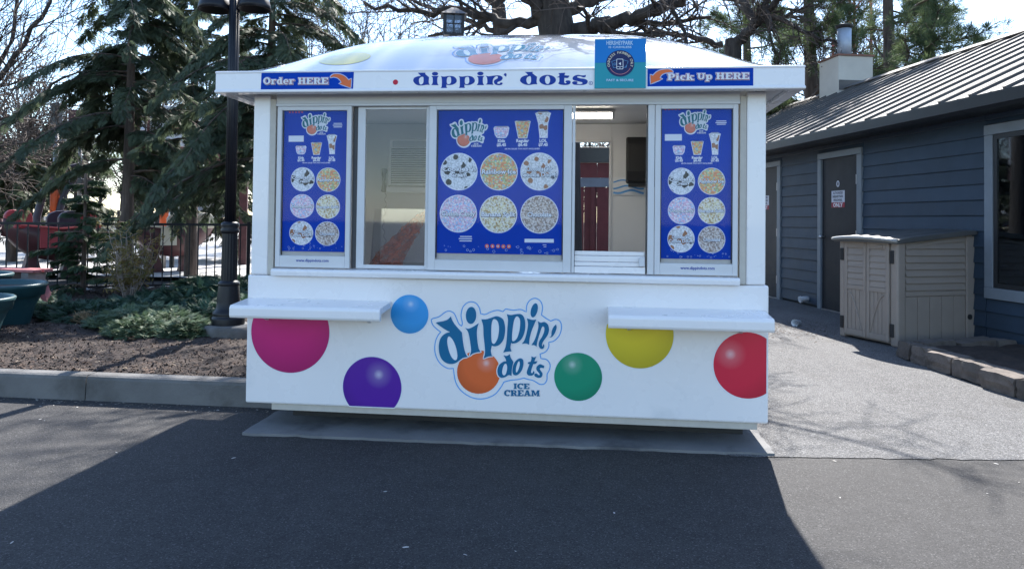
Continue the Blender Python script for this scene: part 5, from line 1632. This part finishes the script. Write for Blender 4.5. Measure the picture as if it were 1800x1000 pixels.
M_hem = mat_leaf('hemlock needles', (0.036, 0.054, 0.036), (0.125, 0.16, 0.092), 0.45, 1.6)
M_yew = mat_leaf('spruce needles', (0.014, 0.034, 0.018), (0.06, 0.10, 0.042), 0.3, 3.0)
M_jun = mat_leaf('juniper dark', (0.018, 0.048, 0.030), (0.060, 0.115, 0.070), 0.25, 3.0)
M_sage = mat_leaf('juniper sage', (0.06, 0.105, 0.055), (0.15, 0.205, 0.12), 0.2, 5.0)
M_pine = mat_leaf('pine needles', (0.050, 0.080, 0.036), (0.13, 0.17, 0.080), 0.45, 1.2)
M_bush = mat_leaf('olive bush', (0.030, 0.045, 0.020), (0.10, 0.115, 0.055), 0.3, 1.0)
SPR = spray_template(13)
SPR7 = spray_template(6, 2)

def conifer(label, base, h, z_lo, z_hi, nb, len_lo, len_hi, seed, m, spray, nsp, droop=0.45, rt=0.16, name='hemlock_tree', cat='tree', az=None, lean=0.0):
    t = thing(name, label, cat, tuple(base))
    rg = np.random.default_rng(seed)
    W_ = Wood()
    W_.tube([(0, 0, -0.1), (lean * .2, 0, h * .3), (lean * .6, 0, h * .65), (lean, 0, h)], [rt * 1.25, rt, rt * .65, 0.02], 10)
    PP_, XX_, NN_, SS_ = [], [], [], []
    for i in range(nb):
        zz = z_lo + (z_hi - z_lo) * (i + rg.random()) / nb
        f_ = (zz - z_lo) / (z_hi - z_lo)
        a = rg.random() * 2 * math.pi if az is None else az(rg)
        L = (len_lo + (len_hi - len_lo) * f_) * (0.65 + 0.5 * rg.random())
        d = np.array([math.cos(a), math.sin(a), 0])
        side = np.array([-math.sin(a), math.cos(a), 0])
        bend = rg.normal(0, 0.15)
        rise = 0.06 + 0.2 * rg.random()
        def pos(q): return np.array([lean * zz / h, 0, zz]) + d * L * q + side * bend * L * q * q + np.array([0, 0, L * (rise * q - droop * q * q)])
        Q = np.array([pos(q) for q in np.linspace(0, 1, 8)])
        W_.tube(Q, np.linspace(max(0.012, L * 0.014), 0.004, 8), 4)
        m_ = int(nsp * (0.6 + L / 3))
        for j in range(m_):
            q = 0.10 + 0.9 * (j + rg.random()) / m_
            p = pos(q); tang = unit(pos(min(1, q + .05)) - pos(q - .05))
            s_ = rg.choice((-1, 1)) if q < 0.97 else 0
            sl = (0.06 + 0.34 * (1 - q) * rg.random() ** 0.6) * L * 0.8
            ang = 0.55 + 0.4 * rg.random()
            dr = unit(tang * math.cos(ang) + s_ * side * math.sin(ang) + np.array([0, 0, -0.12 - 0.25 * rg.random()]))
            k_ = max(1, int(sl / (spray * 0.45)))
            for e in range(k_ + 1):
                pp = p + dr * sl * e / max(1, k_) + np.array([0, 0, -0.10 * (sl * e / max(1, k_)) ** 2])
                PP_.append(pp); XX_.append(dr + rg.normal(0, 0.28, 3) + np.array([0, 0, -0.38])); NN_.append(np.array([0, 0, 1]) + rg.normal(0, 0.35, 3)); SS_.append(spray * (0.7 + 0.6 * rg.random()))
            if sl > 0.3: W_.tube([p, p + dr * sl * .5, p + dr * sl + np.array([0, 0, -0.1 * sl * sl])], [0.007, 0.005, 0.003], 3)
    W_.build('trunk', M_bark2, t)
    scatter('crown', SPR, np.array(PP_), np.array(XX_), np.array(NN_), np.array(SS_), m, t)
    return t

hb = at(222, 470, 15.6); hb[2] = 0.1
conifer('tall dark hemlock with drooping boughs standing behind the iron fence', hb, 6.6, 1.9, 6.2, 56, 2.3, 1.2, 51, M_hem, 0.20, 36, 0.62, 0.10)
hb = at(470, 470, 13.2); hb[2] = 0.1
conifer('dark hemlock behind the lamp post, its boughs hanging over the fence', hb, 6.0, 1.9, 5.7, 50, 2.4, 1.3, 52, M_hem, 0.19, 36, 0.66, 0.11)
hb = at(335, 470, 17.2); hb[2] = 0.1
conifer('hemlock half hidden between the two larger hemlocks', hb, 7.0, 2.9, 6.6, 40, 1.9, 1.2, 53, M_hem, 0.21, 26, 0.5, 0.11)
hb = at(20, 470, 24); hb[2] = 0.1
conifer('olive evergreen low behind the boats at the far left', hb, 3.4, 0.6, 3.2, 40, 1.9, 0.5, 54, M_bush, 0.3, 16, 0.3, 0.1, 'evergreen_shrub', 'shrub')
hb = at(110, 470, 25); hb[2] = 0.1
conifer('rounded evergreen behind the orange sleeved pole', hb, 4.3, 0.6, 4.0, 44, 2.0, 0.5, 55, M_bush, 0.32, 16, 0.3, 0.1, 'evergreen_shrub', 'shrub')
hb = at(400, 470, 23); hb[2] = 0.1
conifer('olive evergreen behind the pale tent', hb, 3.8, 0.6, 3.5, 44, 2.0, 0.5, 56, M_bush, 0.32, 16, 0.3, 0.1, 'evergreen_shrub', 'shrub')
hb = at(1380, 470, 24); hb[2] = 0.0
conifer('dark evergreen in the gap between kiosk roof and service building', hb, 6.5, 1.0, 6.2, 50, 2.2, 0.7, 57, M_bush, 0.32, 16, 0.3, 0.12, 'evergreen_shrub', 'tree')

# spruce by the fence: layered flat boughs
hb = at(146, 509, 12.9); hb[2] = 0.14
conifer('young dark spruce with flat layered boughs in front of the fence', hb, 1.85, 0.12, 1.75, 36, 0.72, 0.22, 61, M_yew, 0.105, 30, 0.18, 0.035, 'spruce_tree', 'tree')
hb = at(205, 512, 12.6); hb[2] = 0.14
conifer('small dark spruce beside the twiggy shrub', hb, 1.3, 0.25, 1.2, 18, 0.5, 0.2, 62, M_yew, 0.10, 24, 0.18, 0.03, 'spruce_tree', 'tree')

# spreading junipers
def juniper(label, pts, n, seed, m, size):
    c = np.mean([p[:2] for p in pts], 0)
    t = thing('juniper_shrub', label, 'shrub', (c[0], c[1], 0.16))
    rg = np.random.default_rng(seed)
    PP_, XX_, NN_, SS_ = [], [], [], []
    W_ = Wood()
    for (x, y, rad) in pts:
        for i in range(n):
            a = rg.random() * 2 * math.pi; q = math.sqrt(rg.random())
            px_, py_ = x + rad * q * math.cos(a), y + rad * q * math.sin(a) * 0.8
            z = 0.03 + 0.17 * (1 - q * q) * rg.random() ** 0.7
            PP_.append((px_ - c[0], py_ - c[1], z)); XX_.append((math.cos(a) + rg.normal(0, .5), math.sin(a) + rg.normal(0, .5), 0.10 + rg.normal(0, .3)))
            NN_.append(np.array([0, 0, 1]) + rg.normal(0, 0.45, 3)); SS_.append(size * (0.6 + 0.8 * rg.random()))
        for i in range(9):
            a = rg.random() * 2 * math.pi
            e = np.array([math.cos(a), math.sin(a) * .8, 0]) * rad * .8
            o_ = np.array([x - c[0], y - c[1], 0.0])
            W_.tube([o_, o_ + e * .5 + (0, 0, .10), o_ + e + (0, 0, .07)], [0.012, 0.008, 0.004], 4)
    scatter('foliage', SPR, np.array(PP_), np.array(XX_), np.array(NN_), np.array(SS_), m, t)
    W_.build('stem', M_bark2, t)
G = lambda u, v: gz(u, v, 0.18)
def jp(u, v, r): p = G(u, v); return (p[0], p[1], r)
juniper('sage green creeping juniper sprawling in front of the lamp post', [jp(300, 575, .38), jp(250, 585, .34), jp(215, 572, .34), jp(330, 590, .26), jp(268, 560, .4)], 900, 71, M_sage, 0.078)
juniper('dark green feathery juniper between the twiggy shrub and the lamp post', [jp(330, 545, .55), jp(370, 560, .4), jp(300, 530, .55), jp(350, 525, .5), jp(240, 548, .55)], 700, 72, M_jun, 0.12)
juniper('blue green creeping juniper beside the planters', [jp(120, 555, .5), jp(165, 560, .5), jp(200, 555, .45), jp(85, 552, .35)], 420, 73, M_jun, 0.11)
juniper('upright leafy juniper at the foot of the hemlock behind the lamp post', [jp(420, 520, .7), jp(385, 505, .6), jp(440, 540, .6)], 560, 74, M_jun, 0.20)

# twiggy shrub
tp = at(226, 525, 11.6); tp[2] = 0.16
ts = thing('twiggy_shrub', 'small twiggy shrub with rusty buds in front of the fence', 'shrub', tuple(tp))
W_ = Wood(); rg = np.random.default_rng(81)
tips = []
for i in range(26):
    a = rg.random() * 6.28; s_ = 0.1 + 0.28 * rg.random(); h_ = 0.55 + 0.4 * rg.random()
    P = [np.array([0.05 * math.cos(a), 0.05 * math.sin(a), 0.0])]
    for k in range(6): P.append(P[-1] + np.array([math.cos(a) * s_ / 6, math.sin(a) * s_ / 6, h_ / 6]) + rg.normal(0, 0.018, 3))
    W_.tube(P, np.linspace(0.008, 0.003, 7), 4)
    for k in range(8):
        j = rg.integers(2, 7); d = unit(rg.normal(0, 1, 3) + np.array([0, 0, .7])); e = P[j] + d * (0.1 + .12 * rg.random())
        W_.tube([P[j], (P[j] + e) / 2 + rg.normal(0, .01, 3), e], [0.004, 0.003, 0.002], 3); tips.append(e); tips.append((P[j] + e) / 2)
W_.build('stem', mat('pale twig', (0.30, 0.24, 0.20), 0.8, var=.2), ts)
tips = np.array(tips)
o = scatter('bud_leaves', tuft_template(6, 4, 0.12), tips, rg.normal(0, 1, (len(tips), 3)), rg.normal(0, 1, (len(tips), 3)), np.full(len(tips), 0.085), mat_leaf('rusty buds', (0.09, 0.11, 0.035), (0.30, 0.19, 0.07), 0.3, 9.0), ts)
# dead tufts in the juniper
for k, (u_, v_) in enumerate(((78, 552), (150, 566))):
    P = G(u_, v_)
    t = thing('dead_grass_tuft', ('straw coloured dead grass tuft nearer the planters', 'straw coloured dead grass tuft by the creeping juniper')[k], 'grass tuft', (P[0], P[1], 0.16))
    n = 60; rg = np.random.default_rng(90 + k)
    scatter('blades', tuft_template(14, k, 0.05), rg.normal(0, .05, (n, 3)) * [1, 1, .2] + [0, 0, .04], np.array([0, 0, 1]) + rg.normal(0, .5, (n, 3)), rg.normal(0, 1, (n, 3)), np.full(n, .11), mat('straw', (0.30, 0.22, 0.13), .9, var=.25), t)

# ---- pines on the right
TUF = tuft_template(22, 5, 0.03)
def pine(label, base, h, zs, nb, L0, seed, tuft=0.26, rt=0.2):
    t = thing('pine_tree', label, 'tree', tuple(base), 0, 'pines behind the service building')
    rg = np.random.default_rng(seed)
    W_ = Wood()
    W_.tube([(0, 0, -.1), (.1, 0, h * .4), (0, .1, h * .75), (.15, 0, h)], [rt * 1.2, rt, rt * .6, .03], 10)
    PP_, XX_ = [], []
    for i in range(nb):
        zz = zs + (h - zs) * (i + rg.random()) / nb
        a = rg.random() * 6.283
        L = L0 * (1.15 - 0.75 * (zz - zs) / (h - zs)) * (0.6 + 0.6 * rg.random())
        d = np.array([math.cos(a), math.sin(a), 0.12 + .2 * rg.random()])
        Q = [np.array([0.05, 0, zz])]
        for k in range(7):
            d = unit(d + rg.normal(0, .16, 3) + np.array([0, 0, .02])); Q.append(Q[-1] + d * L / 7)
        W_.tube(Q, np.linspace(0.012 + L * .013, .008, 8), 5)
        for j in range(3, 8):
            for s_ in range(4):
                dd_ = unit(d + rg.normal(0, .75, 3) + np.array([0, 0, .15])); l2 = (0.25 + .55 * rg.random()) * L * .33
                e = Q[j] + dd_ * l2
                W_.tube([Q[j], Q[j] + dd_ * l2 * .6 + rg.normal(0, .03, 3), e], [.012, .009, .006], 3)
                for q in range(4):
                    PP_.append(Q[j] + dd_ * l2 * (0.45 + .55 * rg.random()) + rg.normal(0, .06, 3)); XX_.append(dd_ + rg.normal(0, .4, 3) + np.array([0, 0, .3]))
    W_.build('trunk', M_bark2, t)
    n = len(PP_)
    scatter('crown', TUF, np.array(PP_), np.array(XX_), rg.normal(0, 1, (n, 3)), tuft * (0.7 + .6 * rg.random(n)), M_pine, t)
for lab, u_, k_, h_, zs, nb, L0, sd_ in (('tall airy pine with its trunk right of the flue pipe', 1560, 25, 12.5, 3.6, 36, 3.2, 101),
                                    ('airy pine left of the chimney over the kiosk corner', 1420, 22, 11.0, 3.8, 34, 2.7, 102),
                                    ('pine with spreading boughs at the right, nearest the open sky', 1635, 27, 10.3, 4.0, 24, 2.4, 103),
                                    ('farther pine behind the right end of the kiosk roof', 1310, 30, 13.0, 3.8, 34, 3.0, 104)):
    P = at(u_, 450, k_); P[2] = 0
    pine(lab, P, h_, zs, nb, L0, sd_)

# ================================================================== BACKDROP THINGS
# boarded front of a barn-like building behind the kiosk, seen through its rear opening
bf = thing('maroon_board_wall', 'maroon boarded building wall with grey rails seen through the kiosk rear opening', 'fence', (-0.8, 9.4, 0.0))
M_mar = mat('maroon boards', (0.13, 0.022, 0.024), 0.65, var=0.15, scale=4, rnd=0.15, bs=.15)
bm = MB().box(0.001, 0.239, 0, 0.03, 0.02, 2.0).mesh('board'); bm2 = MB().box(0.002, 0.478, 0, 0.03, 2.18, 2.46).mesh('board')
for k in range(13): link('board', bm, M_mar, bf, (k * 0.24, 0.004 * (k % 2), 0))
for k in range(6): link('board', bm2, M_mar, bf, (k * 0.48, 0, 0))
M_railg = mat('grey blue rail', (0.16, 0.18, 0.22), 0.6, var=.1)
MB().box(0, 3.1, -0.02, 0.05, 2.005, 2.175).build('rail', M_railg, bf, bevel=.004)
MB().box(0, 3.1, -0.06, 0.09, 2.465, 2.75).build('top_beam', M_gut, bf, bevel=.004)
for x_ in (0, 1.32, 2.2, 3.0): MB().box(x_, x_ + 0.09, -0.04, -0.022, 0, 2.004 if x_ == 1.32 else 2.46).build('post', M_mar if x_ == 1.32 else M_railg, bf, bevel=.004)
# lantern on a tall post behind the kiosk
Lp = at(797, 62, 10.5)
ln = thing('post_lantern', 'dark square post lantern with hipped cap showing above the kiosk roof', 'lantern', (Lp[0], Lp[1], 0), R(14))
ln.scale = (0.66, 0.66, 0.745)
b = MB(); b.lathe([(0.07, 0), (0.06, 5.2), (0.10, 5.25), (0.10, 5.30)], 14); b.build('post', M_iron, ln, True)
MB().box(-0.21, 0.21, -0.21, 0.21, 5.30, 5.34).build('base_plate', M_iron, ln)
for sx in (-1, 1):
    for sy in (-1, 1): MB().box(sx * .19 - .03, sx * .19 + .03, sy * .19 - .03, sy * .19 + .03, 5.341, 5.70).build('corner_bar', M_iron, ln)
M_lan = mat_glass('lantern glass', (0.55, 0.58, 0.62), 0.8, 0.02)
for sx in (-1, 1):
    MB().box(sx * .19 - .004, sx * .19 + .004, -.159, .159, 5.345, 5.695).build('pane', M_lan, ln); MB().box(-.159, .159, sx * .19 - .004, sx * .19 + .004, 5.345, 5.695).build('pane', M_lan, ln)
    MB().box(-.012, .012, sx * .197 - .008, sx * .197 + .008, 5.345, 5.695).build('glazing_bar', M_iron, ln); MB().box(-.171, .171, sx * .197 - .0085, sx * .197 + .0085, 5.51, 5.53).build('glazing_bar', M_iron, ln)
b = MB(); b.raw([(-.28, -.28, 5.70), (.28, -.28, 5.70), (.28, .28, 5.70), (-.28, .28, 5.70), (-.05, -.05, 5.86), (.05, -.05, 5.86), (.05, .05, 5.86), (-.05, .05, 5.86)], [(0, 3, 2, 1), (4, 5, 6, 7), (0, 1, 5, 4), (1, 2, 6, 5), (2, 3, 7, 6), (3, 0, 4, 7)]); b.build('cap', mat('slate cap', (.10, .10, .11), .6), ln)
# red and white lattice tower far behind the pines
P = at(1497, 300, 62); P[2] = 0
lt = thing('lattice_tower', 'far red steel lattice tower rising behind the pines', 'tower', tuple(P), R(20))
M_redst = mat('red steel', (0.40, 0.05, 0.045), .5, var=.1)
for sx in (-1, 1):
    for sy in (-1, 1):
        b = MB(); b.tube([(sx * 1.0, sy * 1.0, 0), (sx * .9, sy * .9, 26)], .11, 6); b.build('leg', M_redst, lt)
for k in range(17):
    z0 = k * 1.5
    for (p0, p1) in (((-1, -1), (1, -1)), ((1, -1), (1, 1)), ((1, 1), (-1, 1)), ((-1, 1), (-1, -1))):
        b = MB(); s_ = 1 if k % 2 else -1
        q0, q1 = (p0, p1) if s_ > 0 else (p1, p0)
        b.tube([(q0[0] * .97, q0[1] * .97, z0), (q1[0] * .97, q1[1] * .97, z0 + 1.5)], .06, 4); b.build('brace', M_redst, lt)
# ride plaza: boats, poles, sign, tent
M_boatr = mat('boat red', (0.36, 0.05, 0.06), .45, var=.12, scale=4)
M_boatd = mat('boat hull maroon', (0.07, 0.022, 0.025), .5, var=.25, scale=5, bs=.3, bscale=8)
M_purp = mat('dark purple seat', (0.035, 0.03, 0.05), .5, var=.1)
M_creamb = mat('cream seat', (0.48, 0.46, 0.38), .5, var=.06)
def boat(label, u0, u1, k, seat, mid):
    A = at(u0, 400, k); B = at(u1, 400, k + 0.5)
    L = math.hypot(B[0] - A[0], B[1] - A[1])
    t = thing('ride_boat', label, 'ride boat', (A[0], A[1], 0.09), math.atan2(B[1] - A[1], B[0] - A[0]), 'boats of the swinging ride')
    V, f = [], []
    n = 14
    for i in range(n + 1):
        q = i / n; x = L * q; keel = 0.35 + 0.55 * (2 * q - 1) ** 2 * 1.1; w = 0.55 * (1 - 0.75 * abs(2 * q - 1) ** 3)
        topz = 1.02 + 0.18 * (2 * q - 1) ** 2
        V += [(x, -w, topz), (x, -w * .95, (topz + keel) / 2), (x, -w * .45, keel), (x, w * .45, keel), (x, w * .95, (topz + keel) / 2), (x, w, topz), (x, w * .86, topz), (x, 0, topz - .35), (x, -w * .86, topz)]
    for i in range(n):
        for j in range(9):
            j2 = (j + 1) % 9; f.append((i * 9 + j, i * 9 + j2, (i + 1) * 9 + j2, (i + 1) * 9 + j))
    f.append(tuple(range(9))[::-1]); f.append(tuple(n * 9 + j for j in range(9)))
    b = MB(); b.raw(V, f); b.build('hull', M_boatd, t, True)
    for x_, w_, m_ in ((0.12, .30, seat), (L * .5, .62, mid), (L - .5, .42, seat)):
        hh = 0.36
        pts = [(x_ + w_ * c, 1.0 + hh * s) for c, s in ((0, 0), (0, .6), (.08, .82), (.28, .97), (.5, 1), (.72, .97), (.92, .82), (1, .6), (1, 0))]
        b = MB(); b.prism(pts, -.42, -.30, 'y'); b.build('seat_back', m_, t, bevel=.02)
        b = MB(); b.prism(pts, .28, .40, 'y'); b.build('seat_back', m_, t, bevel=.02)
    b = MB(); b.prism([(L * .30, .62), (L * .30, 1.0), (L * .48, 1.0), (L * .48, .62)], -.56, -.5, 'y'); b.build('side_panel', seat, t)
    b = MB(); b.tube([(L * .1, -.58, 1.06), (L * .5, -.62, 1.0), (L * .9, -.58, 1.06)], .025, 6); b.build('gunwale', seat, t)
    for x_ in (L * .3, L * .7):
        b = MB(); b.prism([(x_ - .2, 0.0), (x_ + .2, 0.0), (x_ + .06, .5), (x_ - .06, .5)], -.1, .1, 'y'); b.build('stand', M_boatd, t)
boat('red ride boat with dark purple centre seat at the left edge behind the fence', 2, 172, 17.5, M_boatr, M_purp)
boat('maroon ride boat with cream seats behind the fence left of the lamp post', 225, 372, 18.5, M_creamb, M_creamb)
M_or = mat('orange sleeve', (0.62, 0.10, 0.02), .5, var=.08)
M_gal = mat('galvanised pole', (.28, .27, .26), .5, .5, var=.15)
for lab, u_, k_, h_, z0, z1 in (('galvanised pole with orange padded sleeve and top light behind the red boat', 95, 20.5, 3.9, 1.35, 2.12),
                                ('pole with orange padded sleeve behind the cream seated boat', 288, 20, 2.9, 1.30, 1.98)):
    P = at(u_, 400, k_)
    t = thing('sleeved_pole', lab, 'pole', (P[0], P[1], .09), 0, 'orange sleeved poles')
    b = MB(); b.lathe([(.065, 0), (.055, h_)], 12); b.build('pole', M_gal, t, True)
    b = MB(); b.lathe([(.10, z0 - .4), (.10, z1)], 14); b.build('sleeve', M_or, t, True)
    b = MB(); b.box(-.10, .10, -.07, .07, h_ - .55, h_); b.build('light_box', M_gut, t, bevel=.01)
    b = MB(); b.tube([(-.25, 0, h_ - .9), (.25, 0, h_ - .88)], .03, 6); b.build('cross_arm', M_gal, t)
P = at(138, 400, 21)
t = thing('speaker_pole', 'thin grey pole with a small box halfway up behind the spruce', 'pole', (P[0], P[1], .09))
b = MB(); b.lathe([(.05, 0), (.04, 3.7)], 10); b.build('pole', M_gal, t, True)
MB().box(-.14, .14, -.1, .1, 1.85, 2.15).build('box', M_gut, t, bevel=.01)
P = at(62, 400, 20.5)
t = thing('tentacle_arch', 'pair of dark curved arches behind the red boat', 'ride figure', (P[0], P[1], .09), R(30))
for dx in (0, .42):
    b = MB(); b.tube([(dx, 0, 0), (dx + .02, 0, 1.2), (dx + .15, 0, 1.8), (dx + .45, 0, 2.3), (dx + .85, 0, 2.5)], [.09, .085, .08, .06, .03], 10); b.build('arch', M_purp, t, True)
# ride gantry: dark beam, posts and white bulb sign
A = at(120, 300, 22); B = at(445, 300, 21)
L = math.hypot(B[0] - A[0], B[1] - A[1])
gt = thing('ride_gantry', 'dark maroon beam gantry of the ride half hidden by hemlock boughs', 'gantry', (A[0], A[1], .09), math.atan2(B[1] - A[1], B[0] - A[0]))
MB().box(0, L * .53, -.12, .12, 3.45, 3.95).build('beam', M_boatd, gt, bevel=.02)
MB().box(L * .36, L, -.10, .10, 2.65, 3.0).build('beam', M_boatd, gt, bevel=.02)
for x_ in (L * .41, L * .62, L * .95): MB().box(x_ - .1, x_ + .1, -.1, .1, 0, 3.9).build('post', M_boatd, gt, bevel=.01)
b = MB(); b.tube([(L * .2, -.14, 3.5), (L * .5, -.14, 2.3)], .06, 6); b.build('brace', M_boatd, gt)
C = at(262, 300, 20.3)
rs = thing('ride_sign', 'white framed ride sign with red lettering strips and a row of bulbs', 'sign', (C[0], C[1], .09), math.atan2(B[1] - A[1], B[0] - A[0]))
MB().box(0, 3.1, -.03, .03, 3.0, 4.0).build('board', P_white, rs, bevel=.02)
for (x0, x1, z0, z1) in ((.12, .17, 3.12, 3.88), (2.93, 2.98, 3.12, 3.88), (.171, 2.929, 3.12, 3.16), (.171, 2.929, 3.84, 3.88)): MB().box(x0, x1, -.042, -.031, z0, z1).build('border', P_grey, rs)
for k, w_ in enumerate((.5, .7, .45)): MB().box(.5 + k * .8, .5 + k * .8 + w_, -.04, -.031, 3.38, 3.62).build('red_strip', P_red, rs)
for k in range(6):
    b = MB(); b.lathe([(0, -.06), (.045, -.03), (.06, 0), (.045, .03), (0, .06)], 10, (-.16, -.05, 3.05 + k * .17), cap=False); b.build('bulb', P_white, rs, True)
MB().box(-.24, -.08, -.02, .05, 2.95, 4.0).build('bulb_strip', M_gut, rs)
for x_ in (.5, 2.6): MB().box(x_, x_ + .1, .035, .12, 0, 3.3).build('post', M_gut, rs)
P = at(350, 420, 24)
tn = thing('canopy_tent', 'pale grey peaked canopy tent beyond the second boat', 'tent', (P[0], P[1], .09), R(25))
b = MB(); b.raw([(-.9, -.9, 1.25), (.9, -.9, 1.25), (.9, .9, 1.25), (-.9, .9, 1.25), (0, 0, 2.1)], [(0, 1, 4), (1, 2, 4), (2, 3, 4), (3, 0, 4), (0, 3, 2, 1)]); b.build('canopy', mat('tent fabric', (.50, .52, .56), .8, var=.06), tn)
for sx in (-1, 1):
    for sy in (-1, 1): MB().box(sx * .86 - .03, sx * .86 + .03, sy * .86 - .03, sy * .86 + .03, 0, 1.249).build('leg', alu, tn)
# low hill of far woodland closing the horizon
rg = np.random.default_rng(120)
W_ = Wood()
for k in range(170):
    a = R(-62 + 124 * rg.random()) + YAW; r_ = 70 + 60 * rg.random()
    p = np.array([CAM[0] + math.sin(a) * r_, CAM[1] + math.cos(a) * r_, -0.2])
    h_ = 7 + 5 * rg.random()
    W_.tube([p, p + (rg.normal(0, .3), rg.normal(0, .3), h_ * .6), p + (rg.normal(0, .5), rg.normal(0, .5), h_)], [.3, .2, .04], 4)
    for j in range(16):
        q = p + (0, 0, h_ * (.3 + .65 * rg.random())); d = np.array([rg.normal(0, 1), rg.normal(0, 1), .6 + rg.random()]) * (1.5 + .6 * rg.random())
        W_.tube([q, q + d * .5, q + d + rg.normal(0, .3, 3)], [.12, .09, .04], 3)
        for i in range(3):
            e = q + d * (.4 + .6 * rg.random()); W_.tube([e, e + rg.normal(0, .8, 3) + (0, 0, .5), e + rg.normal(0, 1.3, 3) + (0, 0, 1)], [.07, .05, .03], 3)
tag(W_.build('far_woodland', M_twig, None), 'far belt of leafless brown woodland along the horizon', 'woodland', kind='stuff')
